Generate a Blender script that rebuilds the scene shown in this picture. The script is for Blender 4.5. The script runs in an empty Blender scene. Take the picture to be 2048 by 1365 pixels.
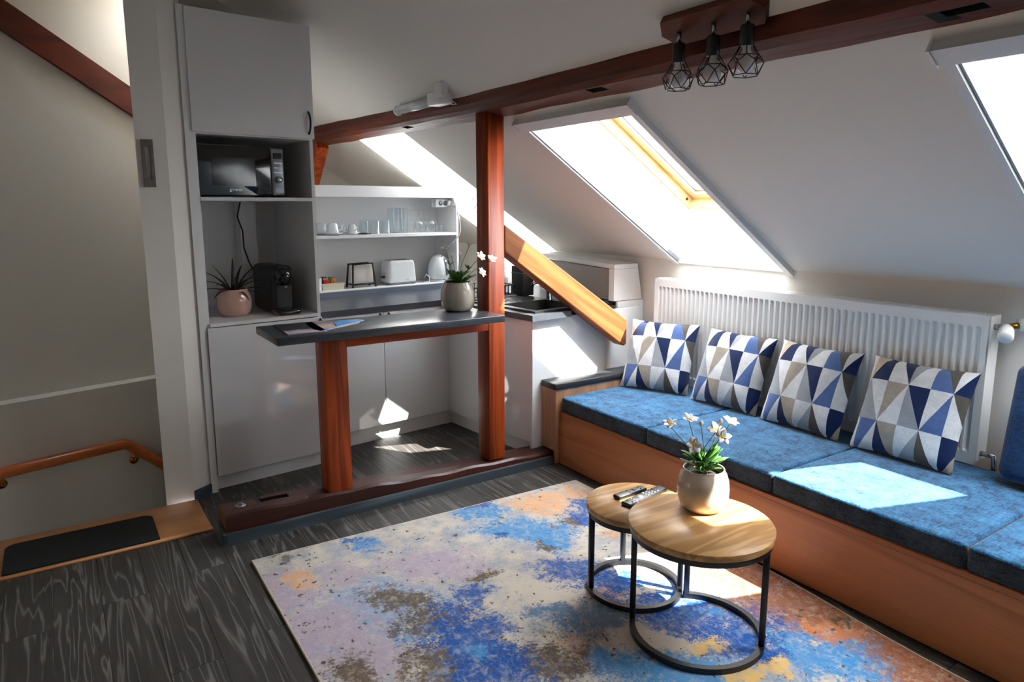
import bpy, bmesh, math, random
from mathutils import Vector, Matrix
random.seed(7)
PI = math.pi
sc = bpy.context.scene
col = sc.collection

# ------------------------------------------------------------------ camera
F, CX, CY = 1387.4, 1024.0, 642.46          # focal length and principal point in 2048x1365 pixels
YAW, PIT, ROLL, CAMH = math.radians(56.5), math.radians(9.3226), math.radians(-.0938), 1.47
FW = Vector((math.cos(YAW)*math.cos(PIT), math.sin(YAW)*math.cos(PIT), -math.sin(PIT)))
_rt = Vector((math.sin(YAW), -math.cos(YAW), 0)); _up = _rt.cross(FW)
RT = _rt*math.cos(ROLL) + _up*math.sin(ROLL); UP = _up*math.cos(ROLL) - _rt*math.sin(ROLL)
cam = bpy.data.cameras.new('camera'); camo = bpy.data.objects.new('camera', cam); col.objects.link(camo)
M = Matrix((RT, UP, -FW)).transposed().to_4x4(); M.translation = (0, 0, CAMH); camo.matrix_world = M
cam.sensor_width = 36; cam.lens = F/2048*36; cam.shift_y = (CY-682.5)/2048; cam.clip_start = .05
sc.camera = camo

# ------------------------------------------------------------------ world, sun, exposure
w = bpy.data.worlds.new('sky'); sc.world = w; w.use_nodes = True
bg = w.node_tree.nodes['Background']; bg.inputs[0].default_value = (.93, .965, 1, 1); bg.inputs[1].default_value = 26.0
SUN = Vector((-.45, .68, -1)).normalized()
sl = bpy.data.lights.new('sun', 'SUN'); sl.energy = 40; sl.angle = math.radians(.55); sl.color = (1, .95, .86)
so = bpy.data.objects.new('sun', sl); col.objects.link(so); so.rotation_euler = SUN.to_track_quat('-Z', 'Y').to_euler(); so.location = (6, -4, 8)
sc.view_settings.view_transform = 'Standard'; sc.view_settings.look = 'None'
sc.view_settings.exposure = 0.22; sc.view_settings.gamma = 1.0; sc.view_settings.use_curve_mapping = False
sc.cycles.use_denoising = True; sc.cycles.diffuse_bounces = 6; sc.cycles.max_bounces = 14; sc.cycles.transparent_max_bounces = 16
sc.cycles.sample_clamp_indirect = 8

# ------------------------------------------------------------------ geometry of the place (metres)
DK = math.radians(5.828)                    # the kitchen stands a little skewed to the roof timbers
TH = math.radians(33); XK, ZK = 3.24, 1.141 # roof pitch, knee-wall plane and its top
CT, ST = math.cos(TH), math.sin(TH)
def rp(t, y, h=0): return (XK - t*CT + h*ST, y, ZK + t*ST + h*CT)      # point on the slope: t up the slope, h outward
def k2w(a, b, z=0): return (a*math.cos(DK)-b*math.sin(DK), a*math.sin(DK)+b*math.cos(DK), z)
def ray(x, y): return RT*((x-CX)/F) - UP*((y-CY)/F) + FW
def atz(x, y, z):
    d = ray(x, y); s = (z-CAMH)/d.z; return Vector((d.x*s, d.y*s, z))
def atn(x, y, n, c):
    d = ray(x, y); n = Vector(n); o = Vector((0, 0, CAMH)); return o + d*((c-n.dot(o))/n.dot(d))

# ------------------------------------------------------------------ materials
def lin(c): return tuple(((v/255)/12.92 if v/255 <= .04045 else ((v/255+.055)/1.055)**2.4) for v in c) + (1,)
def nmat(name):
    m = bpy.data.materials.new(name); m.use_nodes = True; nt = m.node_tree
    return m, nt, nt.nodes, nt.links, nt.nodes['Principled BSDF']
def N(nt, t, **kw):
    n = nt.nodes.new(t)
    for k, v in kw.items(): setattr(n, k, v)
    return n
def mth(nt, op, a, b=None, c=None, clamp=False):
    n = nt.nodes.new('ShaderNodeMath'); n.operation = op; n.use_clamp = clamp
    for i, v in enumerate((a, b, c)):
        if v is None: continue
        if isinstance(v, (int, float)): n.inputs[i].default_value = v
        else: nt.links.new(v, n.inputs[i])
    return n.outputs[0]
def mixc(nt, f, a, b):
    n = nt.nodes.new('ShaderNodeMix'); n.data_type = 'RGBA'
    for i, v in ((0, f), (6, a), (7, b)):
        if isinstance(v, (int, float)): n.inputs[i].default_value = v
        elif isinstance(v, tuple): n.inputs[i].default_value = v
        else: nt.links.new(v, n.inputs[i])
    return n.outputs[2]
def noise(nt, vec, scale, detail=4, rough=.55, dist=0, out=0):
    n = nt.nodes.new('ShaderNodeTexNoise'); n.inputs['Scale'].default_value = scale; n.inputs['Detail'].default_value = detail
    n.inputs['Roughness'].default_value = rough; n.inputs['Distortion'].default_value = dist
    if vec is not None: nt.links.new(vec, n.inputs['Vector'])
    return n.outputs[out]
def mapping(nt, vec, scale=(1, 1, 1), loc=(0, 0, 0), rot=(0, 0, 0), typ='POINT'):
    n = nt.nodes.new('ShaderNodeMapping'); n.vector_type = typ
    n.inputs['Scale'].default_value = scale; n.inputs['Location'].default_value = loc; n.inputs['Rotation'].default_value = rot
    nt.links.new(vec, n.inputs['Vector']); return n.outputs[0]
def bump(nt, bsdf, h, dist=.002, s=.5):
    b = nt.nodes.new('ShaderNodeBump'); b.inputs['Strength'].default_value = s; b.inputs['Distance'].default_value = dist
    nt.links.new(h, b.inputs['Height']); nt.links.new(b.outputs[0], bsdf.inputs['Normal'])
def plain(name, c, rough=.5, metal=0, var=.06, vs=3, coat=0, bmp=0, bs=200, spec=.5):
    m, nt, nd, lk, p = nmat(name); tc = N(nt, 'ShaderNodeTexCoord').outputs['Object']
    n = noise(nt, tc, vs, 5); cl = lin(c); d = tuple(v*(1-var*2) for v in cl[:3]) + (1,); l = tuple(min(1, v*(1+var)) for v in cl[:3]) + (1,)
    lk.new(mixc(nt, n, d, l), p.inputs['Base Color']); p.inputs['Roughness'].default_value = rough; p.inputs['Metallic'].default_value = metal
    p.inputs['Specular IOR Level'].default_value = spec; p.inputs['Coat Weight'].default_value = coat; p.inputs['Coat Roughness'].default_value = .05
    if bmp: bump(nt, p, noise(nt, tc, bs, 3), bmp, .6)
    return m
def wood(name, light, dark, axis=1, scale=7, rings=26, rough=.45, stretch=.12, rnd=False, sharp=1.0, fib=.35, coat=0, bmp=.0006):
    m, nt, nd, lk, p = nmat(name); tc = N(nt, 'ShaderNodeTexCoord').outputs['Object']
    if rnd:
        oi = N(nt, 'ShaderNodeObjectInfo').outputs['Random']
        cv = N(nt, 'ShaderNodeCombineXYZ'); lk.new(mth(nt, 'MULTIPLY', oi, 37), cv.inputs[0]); lk.new(mth(nt, 'MULTIPLY', oi, 91), cv.inputs[1]); lk.new(mth(nt, 'MULTIPLY', oi, 53), cv.inputs[2])
        va = N(nt, 'ShaderNodeVectorMath'); va.operation = 'ADD'; lk.new(tc, va.inputs[0]); lk.new(cv.outputs[0], va.inputs[1]); tc = va.outputs[0]
    s = [1, 1, 1]; s[axis] = stretch
    v = mapping(nt, tc, tuple(s))
    n = noise(nt, v, scale, 3, .5, .5)
    r = mth(nt, 'SINE', mth(nt, 'MULTIPLY', n, rings))
    r = mth(nt, 'POWER', mth(nt, 'MULTIPLY_ADD', r, .5, .5), 1.0/sharp if sharp < 1 else sharp)
    s2 = [1, 1, 1]; s2[axis] = .02
    fb = noise(nt, mapping(nt, tc, tuple(s2)), 160, 4, .7)
    f = mth(nt, 'ADD', mth(nt, 'MULTIPLY', r, 1-fib), mth(nt, 'MULTIPLY', fb, fib*1.3), clamp=True)
    big = noise(nt, v, 2.2, 3)
    cc = mixc(nt, f, lin(dark), lin(light))
    hs = N(nt, 'ShaderNodeHueSaturation'); lk.new(cc, hs.inputs['Color']); lk.new(mth(nt, 'MULTIPLY_ADD', big, .5, .75), hs.inputs['Value'])
    lk.new(hs.outputs[0], p.inputs['Base Color']); p.inputs['Roughness'].default_value = rough
    p.inputs['Coat Weight'].default_value = coat; p.inputs['Coat Roughness'].default_value = .15; p.inputs['Specular IOR Level'].default_value = .3
    if bmp: bump(nt, p, f, bmp, .5)
    return m
def fabric(name, c1, c2, scale=90, rough=.95, mott=9):
    m, nt, nd, lk, p = nmat(name); tc = N(nt, 'ShaderNodeTexCoord').outputs['Object']
    a = noise(nt, mapping(nt, tc, (1, .25, 1)), scale, 3, .7); b = noise(nt, mapping(nt, tc, (.25, 1, 1)), scale, 3, .7)
    g = noise(nt, tc, mott, 5, .6)
    f = mth(nt, 'ADD', mth(nt, 'MULTIPLY', mth(nt, 'ADD', a, b), .5), mth(nt, 'MULTIPLY', g, .5))
    mr = N(nt, 'ShaderNodeMapRange'); lk.new(f, mr.inputs[0]); mr.inputs[1].default_value = .60; mr.inputs[2].default_value = .92
    lk.new(mixc(nt, mr.outputs[0], lin(c1), lin(c2)), p.inputs['Base Color']); p.inputs['Roughness'].default_value = rough
    p.inputs['Sheen Weight'].default_value = .25; p.inputs['Specular IOR Level'].default_value = .15
    bump(nt, p, a, .0015, .6); return m
def glassm(name, tint=(.97, .99, 1), gloss=.10):
    m, nt, nd, lk, p = nmat(name); nd.remove(p); o = nd['Material Output']
    t = N(nt, 'ShaderNodeBsdfTransparent'); t.inputs[0].default_value = tint + (1,); g = N(nt, 'ShaderNodeBsdfGlossy'); g.inputs['Roughness'].default_value = .03
    lw = N(nt, 'ShaderNodeLayerWeight'); lw.inputs[0].default_value = .25
    mx = N(nt, 'ShaderNodeMixShader'); lk.new(mth(nt, 'MULTIPLY_ADD', lw.outputs['Facing'], .30, gloss*.4, True), mx.inputs[0])
    lk.new(t.outputs[0], mx.inputs[1]); lk.new(g.outputs[0], mx.inputs[2]); lk.new(mx.outputs[0], o.inputs[0]); return m

MT = {}
MT['wall'] = plain('painted_plaster', (226, 222, 215), .85, var=.015, vs=1.5, bmp=.0006, bs=120)
MT['reveal'] = plain('white_lining_board', (238, 240, 240), .45, var=.01)
MT['trim'] = plain('white_plastic_trim', (225, 226, 226), .35, var=.02)
MT['alu'] = plain('grey_aluminium', (120, 124, 128), .4, .8)
MT['white'] = plain('white_gloss_laminate', (226, 228, 230), .07, var=.01, coat=.6)
MT['whitem'] = plain('white_matt_laminate', (224, 224, 224), .4, var=.015)
MT['ceramic'] = plain('white_ceramic', (225, 230, 232), .12, var=.01, coat=.5)
MT['enamel'] = plain('white_radiator_enamel', (232, 233, 232), .3, var=.01)
MT['black'] = plain('black_painted_metal', (18, 18, 19), .4)
MT['blackp'] = plain('black_gloss_plastic', (10, 10, 12), .12, coat=.6)
MT['sinkm'] = plain('black_granite_composite', (22, 22, 23), .45, var=.2, vs=300)
MT['dark'] = plain('cavity_shade', (14, 10, 8), .9)
MT['steel'] = plain('brushed_steel', (170, 172, 175), .25, 1)
MT['silverp'] = plain('silver_grey_plastic', (140, 145, 150), .3, .4)
MT['brass'] = plain('brass', (190, 130, 45), .25, 1)
MT['pot_beige'] = plain('beige_glazed_ceramic', (205, 190, 172), .12, var=.04, vs=8, coat=.7)
MT['pot_grey'] = plain('greige_glazed_ceramic', (168, 158, 145), .12, var=.06, vs=9, coat=.7)
MT['pot_pink'] = plain('blush_glazed_ceramic', (205, 165, 150), .1, var=.05, vs=8, coat=.7)
MT['soil'] = plain('potting_soil', (40, 30, 22), .95, bmp=.004, bs=90)
MT['stem'] = plain('green_stem', (96, 128, 52), .6, var=.15, vs=20)
MT['leaf'] = plain('green_leaf', (62, 118, 38), .45, var=.25, vs=25)
MT['darkleaf'] = plain('dark_spiky_leaf', (44, 38, 30), .5, var=.3, vs=15)
MT['petal'] = plain('white_petal', (240, 236, 238), .6, var=.03)
MT['pinkpetal'] = plain('magenta_petal', (214, 60, 160), .6)
MT['pollen'] = plain('yellow_flower_centre', (226, 190, 50), .8, bmp=.002, bs=400)
MT['pebble'] = plain('lime_yellow_stick', (206, 196, 60), .6, var=.2, vs=60)
MT['mat'] = plain('black_fibre_mat', (20, 22, 24), .95, var=.3, vs=200, bmp=.003, bs=500)
MT['bulb'] = plain('opal_bulb_glass', (225, 220, 225), .15, coat=.5)
MT['cream'] = plain('cream_plastic', (215, 208, 185), .5)
MT['paper'] = plain('white_paper', (225, 222, 215), .8)
MT['red'] = plain('red_sachet', (190, 40, 30), .4); MT['orange'] = plain('orange_sachet', (225, 120, 40), .4); MT['green'] = plain('green_sachet', (70, 120, 60), .4)
MT['cable'] = plain('grey_cable', (150, 152, 155), .5)
MT['concrete'] = plain('mottled_stone_frame', (112, 104, 98), .6, var=.35, vs=40)
MT['mirror'] = plain('silvered_print', (196, 192, 188), .2)
MT['glass'] = glassm('clear_glass'); MT['pane'] = glassm('window_pane', (.98, .99, 1), .05)
MT['floorwood'] = wood('dark_grey_oak_vinyl', (108, 104, 100), (40, 37, 35), 1, 9, 62, .45, .07, True, 9.0, .3, 0, .0003)
MT['skirt'] = wood('blue_grey_oak_skirting', (86, 98, 106), (36, 44, 50), 0, 6, 34, .35, .08, False, 2)
MT['beamwood'] = wood('dark_red_brown_beam', (112, 44, 18), (40, 14, 6), 1, 8, 30, .5, .05, False, 1, .55, 0, .006)
MT['sillwood'] = wood('dark_brown_sill_beam', (82, 40, 30), (36, 16, 11), 0, 7, 22, .4, .08, False, 1, .5, .15, .003)
MT['postwood'] = wood('orange_stained_spruce', (180, 78, 28), (104, 34, 10), 2, 11, 34, .45, .06, False, .7, .4, 0, .0008)
MT['railwood'] = wood('orange_stained_spruce_rail', (184, 82, 30), (124, 44, 12), 0, 9, 20, .45, .07, False, 1, .35, 0)
MT['bench'] = wood('walnut_oak_laminate', (184, 118, 76), (140, 82, 48), 1, 5, 30, .4, .06, False, 1, .5, 0, .0002)
MT['benchend'] = wood('light_oak_laminate', (190, 146, 112), (150, 106, 76), 2, 6, 24, .4, .06, False, 1, .5, 0, .0002)
MT['oak'] = wood('natural_oak_veneer', (204, 160, 104), (146, 100, 56), 0, 6, 60, .4, .14, False, .6, .45, .1, .0002)
MT['pine'] = wood('pine_window_frame', (206, 172, 122), (172, 132, 82), 0, 8, 16, .4, .08, False, 1, .3, .2)
MT['beech'] = wood('beech_threshold', (196, 138, 84), (168, 108, 60), 0, 9, 12, .35, .05, False, 1, .5, .2, .0002)
MT['worktop'] = plain('charcoal_slate_laminate', (66, 70, 76), .28, var=.25, vs=60, bmp=.0002)
MT['worktope'] = plain('charcoal_worktop_edge', (44, 46, 48), .4, var=.25, vs=90)
MT['ledge'] = plain('blue_grey_edge_strip', (104, 114, 130), .4, var=.15, vs=80)
MT['blue'] = fabric('blue_chenille', (2, 34, 70), (64, 128, 170), 150, .95, 14)
MT['bluedark'] = fabric('deep_blue_chenille', (5, 30, 62), (24, 68, 112), 120)
MT['bluefront'] = fabric('dark_side_chenille', (16, 24, 34), (62, 74, 86), 150)
PC = {'L': (214, 216, 218), 'W': (228, 229, 230), 'G': (150, 154, 160), 'T': (158, 148, 136), 'D': (84, 78, 72), 'N': (10, 32, 76), 'B': (76, 102, 152), 'M': (30, 72, 138), 'E': (206, 190, 168)}
PM = {k: fabric('cushion_'+n, tuple(int(v*.86) for v in PC[k]), PC[k], 260, .9, 20) for k, n in zip('LWGTDNBME', ('light_grey', 'white', 'mid_grey', 'taupe', 'dark_taupe', 'navy', 'periwinkle', 'cobalt', 'beige'))}

# ------------------------------------------------------------------ mesh builders
class MB:
    def __init__(s): s.v = []; s.f = []; s.mi = []; s.sm = []
    def add(s, vs, fs, mi=0, smooth=False):
        o = len(s.v); s.v += [tuple(v) for v in vs]; s.f += [tuple(o+i for i in f) for f in fs]; s.mi += [mi]*len(fs); s.sm += [smooth]*len(fs); return s
    def hexa(s, p, mi=0):        # 8 corners: bottom ring, top ring
        return s.add(p, [(3, 2, 1, 0), (4, 5, 6, 7), (0, 1, 5, 4), (1, 2, 6, 5), (2, 3, 7, 6), (3, 0, 4, 7)], mi)
    def box(s, a, b, mi=0):
        (x0, y0, z0), (x1, y1, z1) = a, b
        return s.hexa([(x0, y0, z0), (x1, y0, z0), (x1, y1, z0), (x0, y1, z0), (x0, y0, z1), (x1, y0, z1), (x1, y1, z1), (x0, y1, z1)], mi)
    def rbox(s, a, b, r=.01, seg=3, mi=0, smooth=True):
        bm = bmesh.new(); bmesh.ops.create_cube(bm, size=1)
        for v in bm.verts: v.co = Vector([a[i] + (v.co[i]+.5)*(b[i]-a[i]) for i in range(3)])
        r = min([r] + [abs(b[i]-a[i])*.49 for i in range(3)])
        bmesh.ops.bevel(bm, geom=list(bm.edges), offset=r, segments=seg, profile=.5, affect='EDGES'); bm.verts.index_update()
        s.add([v.co[:] for v in bm.verts], [[v.index for v in f.verts] for f in bm.faces], mi, smooth); bm.free(); return s
    def prism(s, poly, z0, z1, mi=0):
        n = len(poly); vs = [(x, y, z0) for x, y in poly] + [(x, y, z1) for x, y in poly]
        return s.add(vs, [tuple(range(n-1, -1, -1)), tuple(range(n, 2*n))] + [(i, (i+1) % n, n+(i+1) % n, n+i) for i in range(n)], mi)
    def lathe(s, prof, n=24, c=(0, 0, 0), mi=0, smooth=True, ax=2):
        vs = []
        for r, z in prof:
            for i in range(n):
                a = 2*PI*i/n; p = [r*math.cos(a), r*math.sin(a), z]
                if ax == 1: p = [p[0], p[2], p[1]]
                if ax == 0: p = [p[2], p[0], p[1]]
                vs.append(tuple(p[k]+c[k] for k in range(3)))
        fs = [(j*n+i, j*n+(i+1) % n, (j+1)*n+(i+1) % n, (j+1)*n+i) for j in range(len(prof)-1) for i in range(n)]
        if ax == 1: fs = [f[::-1] for f in fs]
        return s.add(vs, fs, mi, smooth)
    def tube(s, pts, r, n=8, mi=0, smooth=True, closed=False):
        pts = [Vector(p) for p in pts]; m = len(pts); rr = r if isinstance(r, (list, tuple)) else [r]*m
        vs = []; t0 = None
        for i in range(m):
            a = pts[i-1] if (i > 0 or closed) else pts[i]; b = pts[(i+1) % m] if (i < m-1 or closed) else pts[i]
            t = (b-a).normalized()
            if t0 is None: u = t.orthogonal().normalized()
            else: u = (u - t*u.dot(t)).normalized()
            t0 = t; w_ = t.cross(u)
            vs += [tuple(pts[i] + (u*math.cos(2*PI*k/n) + w_*math.sin(2*PI*k/n))*rr[i]) for k in range(n)]
        fs = [(j*n+k, j*n+(k+1) % n, ((j+1) % m)*n+(k+1) % n, ((j+1) % m)*n+k) for j in range(m if closed else m-1) for k in range(n)]
        if not closed: fs += [tuple(range(n-1, -1, -1)), tuple(range((m-1)*n, m*n))]
        return s.add(vs, fs, mi, smooth)
    def build(s, name, mat, parent=None, loc=(0, 0, 0), rot=(0, 0, 0)):
        me = bpy.data.meshes.new(name); me.from_pydata(s.v, [], s.f)
        for m in (mat if isinstance(mat, (list, tuple)) else [mat]): me.materials.append(m)
        me.polygons.foreach_set('material_index', s.mi); me.polygons.foreach_set('use_smooth', s.sm)
        bm = bmesh.new(); bm.from_mesh(me); bmesh.ops.recalc_face_normals(bm, faces=bm.faces); bm.to_mesh(me); bm.free(); me.update()
        o = bpy.data.objects.new(name, me); col.objects.link(o); o.location = loc; o.rotation_euler = rot
        if parent: o.parent = parent
        return o
def tag(o, label, cat, group=None):
    o['label'] = label; o['category'] = cat
    if group: o['group'] = group
    return o
def struct(o, label=None):
    o['kind'] = 'structure'
    if label: o['label'] = label
    return o
def empty(name, loc=(0, 0, 0), rz=0):
    o = bpy.data.objects.new(name, None); col.objects.link(o); o.location = loc; o.rotation_euler = (0, 0, rz); o.empty_display_size = .05; return o
def thing(name, label, cat, loc=(0, 0, 0), rz=0, group=None): return tag(empty(name, loc, rz), label, cat, group)
def kthing(name, label, cat, a, b, z=0, group=None, rz=0): return thing(name, label, cat, k2w(a, b, z), DK+rz, group)
def dup(o, parent=None):
    c = o.copy(); col.objects.link(c); c.parent = parent
    for ch in list(o.children): dup(ch, c)
    return c
def text(name, body, size, mat, parent, loc, rot):
    cu = bpy.data.curves.new(name, 'FONT'); cu.body = body; cu.size = size; cu.extrude = .0004; cu.align_x = 'CENTER'
    to = bpy.data.objects.new(name+'_tmp', cu); col.objects.link(to); bpy.context.view_layer.update()
    me = bpy.data.meshes.new_from_object(to.evaluated_get(bpy.context.evaluated_depsgraph_get())); bpy.data.objects.remove(to)
    me.name = name; me.materials.clear(); me.materials.append(mat)
    o = bpy.data.objects.new(name, me); col.objects.link(o); o.parent = parent; o.location = loc; o.rotation_euler = rot; return o
def boxp(name, a, b, mat, parent=None, r=0): return (MB().rbox(a, b, r) if r else MB().box(a, b)).build(name, mat, parent)

# ================================================================== THE SETTING
# floor: a slab with the stair opening left out, laid with single planks
fl = MB()
fl.box((-2.2, -2.2, -.25), (3.3, 3.28, -.005)); fl.box((.505, 3.28, -.25), (3.3, 6.45, -.005))
floor = struct(fl.build('floor', MT['floorwood']), 'dark grey oak-look plank floor')
PW, PL = .155, 1.22; cache = {}
def plank(x0, y0, y1):
    L = round(y1-y0, 2)
    if L < .05: return
    if L not in cache:
        cache[L] = MB().rbox((.0006, .0006, -.006), (PW-.0006, L-.0006, 0), .0007, 1, smooth=False).build('plank', MT['floorwood'], floor, (x0, y0, 0)); return
    o = cache[L].copy(); col.objects.link(o); o.parent = floor; o.location = (x0, y0, 0)
k0 = -8
for k in range(k0, 12):
    x0 = .505 + k*PW; ymax = 3.285 if k < 0 else 4.15
    y = -.1 - ((k*.47) % 1)*PL
    while y < ymax:
        plank(x0, max(y, -.1), min(y+PL, ymax)); y += PL
# sloped ceiling with three window openings, flat ceiling behind the camera
WIN = {1: (2.245, 3.025), 2: (.225, 1.005-.015), 3: (4.285, 5.03)}
T1 = 1.39; TTOP = 1.54; TT = (3.0-ZK)/ST
ys = sorted([-2.2, 6.45] + [v for w_ in WIN.values() for v in w_]); ce = MB()
def slab(t0, t1, y0, y1):
    ce.hexa([rp(t0, y0), rp(t1, y0), rp(t1, y1), rp(t0, y1), rp(t0, y0, .03), rp(t1, y0, .03), rp(t1, y1, .03), rp(t0, y1, .03)])
for a, b in zip(ys, ys[1:]):
    if not any(abs(a-w_[0]) < 1e-6 for w_ in WIN.values()): slab(-.02, T1, a, b)
W4 = (4.55, 4.87, 2.65, 3.10)                # unseen roof light added to brighten the stairwell wall: y0, y1, t0, t1
for a, b in ((-2.2, WIN[3][0]), (WIN[3][1], 6.45)):
    if a < W4[0] and b > W4[1]: pass
slab(TTOP, W4[2], -2.2, 6.45); slab(W4[3], TT+.03, -2.2, 6.45); slab(W4[2], W4[3], -2.2, W4[0]); slab(W4[2], W4[3], W4[1], 6.45)
slab(T1, TTOP, -2.2, WIN[3][0]); slab(T1, TTOP, WIN[3][1], 6.45)
ce.box((-2.2, -2.2, 3.0), (XK-TT*CT+.02, 6.45, 3.05))
struct(ce.build('ceiling', MT['wall']), 'white sloped attic ceiling')
struct(boxp('wall_right', (XK, -2.2, -.01), (XK+.08, 6.45, ZK+.01), MT['wall']), 'low white knee wall under the slope')
struct(boxp('wall_rear', (.4, 6.40, -.01), (XK+.08, 6.5, 3.02), MT['wall']), 'white gable wall behind the kitchen shelf')
struct(boxp('wall_near', (-2.25, -2.3, -.01), (XK+.08, -2.2, 3.02), MT['wall']), 'white wall behind the viewer')
struct(boxp('wall_left', (-2.3, -2.3, -2.6), (-2.2, 5.2, 3.02), MT['wall']), 'white wall at the head of the stairs')
struct(MB().prism([(.456, 4.456), (1.10, 4.456), (1.10, 6.40), (1.02, 6.40), (1.02, 4.53), (.456, 4.53)], -2.6, 3.0).build('wall_kitchen', MT['wall']), 'white wall behind the tall kitchen unit')
struct(MB().prism([(.365, 3.675), (.495, 3.675), (.602, 3.742), (.545, 4.34), (.545, 4.46), (.455, 4.46)], -2.6, 3.0).build('wall_stair', MT['wall']), 'white wall end between stair and kitchen')
NS = (-math.sin(math.radians(14.5)), math.cos(math.radians(14.5)), 0)
def sw(x, d): return (x, (d - x*NS[0])/NS[1])
sm_ = MB(); sm_.prism([sw(-2.2, 4.6), sw(1.02, 4.6), sw(1.02, 4.7), sw(-2.2, 4.7)], -2.6, 3.0)
wb = struct(sm_.build('wall_back', MT['wall']), 'white stairwell wall with a ledge')
MB().prism([sw(-2.2, 4.5), sw(1.02, 4.5), sw(1.02, 4.605), sw(-2.2, 4.605)], -2.6, .413).build('ledge', MT['wall'], wb)
struct(boxp('floor_stair', (-2.2, 3.66, -2.65), (1.02, 5.0, -2.58), MT['floorwood']), 'floor at the foot of the stairs')
struct(boxp('wall_front', (-2.2, 3.60, -2.6), (.40, 3.655, -.03), MT['wall']), 'wall under the threshold in the stairwell')
# skirting in front of the sill beam, and at the wall end
struct(MB().hexa([(.515, 3.062, 0), (2.33, 3.062, 0), (2.33, 3.085, 0), (.515, 3.085, 0), (.515, 3.074, .048), (2.33, 3.074, .042), (2.33, 3.085, .045), (.515, 3.085, .051)]).hexa([(.512, 3.064, 0), (.53, 3.064, 0), (.53, 3.24, 0), (.512, 3.24, 0), (.518, 3.064, .05), (.53, 3.064, .05), (.53, 3.24, .05), (.518, 3.24, .05)]).build('baseboard_front', MT['skirt']), 'blue grey oak-look skirting along the floor beam')
struct(MB().prism([(.492, 3.655), (.604, 3.726), (.612, 3.744), (.495, 3.676)], 0, .05).build('baseboard_left', MT['skirt']), 'dark skirting at the wall end')

# roof windows
def window(n, y0, y1):
    T1 = TTOP if n == 3 else globals()['T1']
    r = struct(empty('window_%d' % n, rp(0, (y0+y1)/2)), {1: 'roof window over the radiator with pine sash and white lining', 2: 'roof window at the right end of the slope', 3: 'roof window over the kitchen shelf'}[n])
    inv = Vector(r.location)
    def b(mb, name, mat): return mb.build(name, mat, r, tuple(-inv))
    A0, B0 = rp(0, 0), rp(T1, 0); Cc = (2.400, 2.058) if n != 3 else (2.27, 2.142); Dd = (3.311, 1.464)
    def sec(x, z, y): return (x, y, z)
    e = .012; rv = MB()
    for yy, s in ((y1-.003, 1), (y0+.003, -1)):
        q = [(A0[0], A0[2]), (B0[0], B0[2]), Cc, Dd]
        ring = [(x, yy, z) for x, z in q] + [(x, yy+s*e, z) for x, z in q]; rv.hexa(ring)
    for (p, q, d) in (((A0[0], A0[2]), Dd, (.012, -.004)), ((B0[0], B0[2]), Cc, (-.006, .012))):
        rv.hexa([(p[0], y0, p[1]), (q[0], y0, q[1]), (q[0], y1, q[1]), (p[0], y1, p[1]), (p[0]+d[0], y0, p[1]+d[1]), (q[0]+d[0], y0, q[1]+d[1]), (q[0]+d[0], y1, q[1]+d[1]), (p[0]+d[0], y1, p[1]+d[1])])
    b(rv, 'reveal', MT['reveal'])
    # pine frame and sash in the plane of the roof, h from .31 outward
    def tof(p): return (XK-p[0])*CT + (p[1]-ZK)*ST
    tb, tt = tof(Dd), tof(Cc)
    def ring(mb, i0, i1, h0, h1):
        for (a, c, u, v) in ((tb+i0, tb+i1, y0+i0, y1-i0), (tt-i1, tt-i0, y0+i0, y1-i0), (tb+i1, tt-i1, y0+i0, y0+i1), (tb+i1, tt-i1, y1-i1, y1-i0)):
            mb.hexa([rp(a, u, h0), rp(c, u, h0), rp(c, v, h0), rp(a, v, h0), rp(a, u, h1), rp(c, u, h1), rp(c, v, h1), rp(a, v, h1)])
        return mb
    b(ring(ring(MB(), -.03, .018, .305, .42), -.05, .0, .42, .44), 'frame', MT['pine'])
    sash = b(ring(MB(), .02, .07, .365, .415), 'sash', MT['pine'])
    g = MB(); g.hexa([rp(tb+.06, y0+.06, .39), rp(tt-.06, y0+.06, .39), rp(tt-.06, y1-.06, .39), rp(tb+.06, y1-.06, .39), rp(tb+.06, y0+.06, .394), rp(tt-.06, y0+.06, .394), rp(tt-.06, y1-.06, .394), rp(tb+.06, y1-.06, .394)])
    b(g, 'glass', MT['pane'])
    gk = MB(); ring(gk, .066, .074, .383, .389); b(gk, 'glass_seal', MT['black'])
    c = MB(); p0 = Vector(rp(tb+.06, y1-.019, .335)); c.tube([p0, p0 - Vector((0, .004, 0))], .009, 12); b(c, 'frame_socket', MT['black'])
    if n == 3: return r
    # white trim on the room side
    tr = MB()
    def strip(mb, a, c, u, v, h0, h1): return mb.hexa([rp(a, u, h1), rp(c, u, h1), rp(c, v, h1), rp(a, v, h1), rp(a, u, h0), rp(c, u, h0), rp(c, v, h0), rp(a, v, h0)])
    strip(tr, -.022, T1+.02, y0-.03, y0+.006, -.028, 0); strip(tr, -.022, T1+.02, y1-.006, y1+.02, -.022, 0); strip(tr, -.022, .004, y0, y1, -.016, 0)
    b(tr, 'trim', MT['trim'])
    hd = MB(); strip(hd, T1-.03, T1+.03, y0-.035, y1+.03, -.036, 0); strip(hd, T1-.05, T1-.03, y0, y1, -.022, 0)
    cs = b(hd, 'blind_cassette', MT['trim'])
    e1 = MB(); strip(e1, T1-.034, T1+.034, y0-.043, y0-.033, -.04, 0); strip(e1, T1-.034, T1+.034, y1+.028, y1+.038, -.04, 0); b(e1, 'cassette_end_cap', MT['trim'])
    for u, v in ((y1-.016, y1-.007), (y0+.007, y0+.014)):
        gr = MB(); strip(gr, .01, T1-.05, u, v, -.012, .012); b(gr, 'guide_rail', MT['alu'])
    return r
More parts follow.
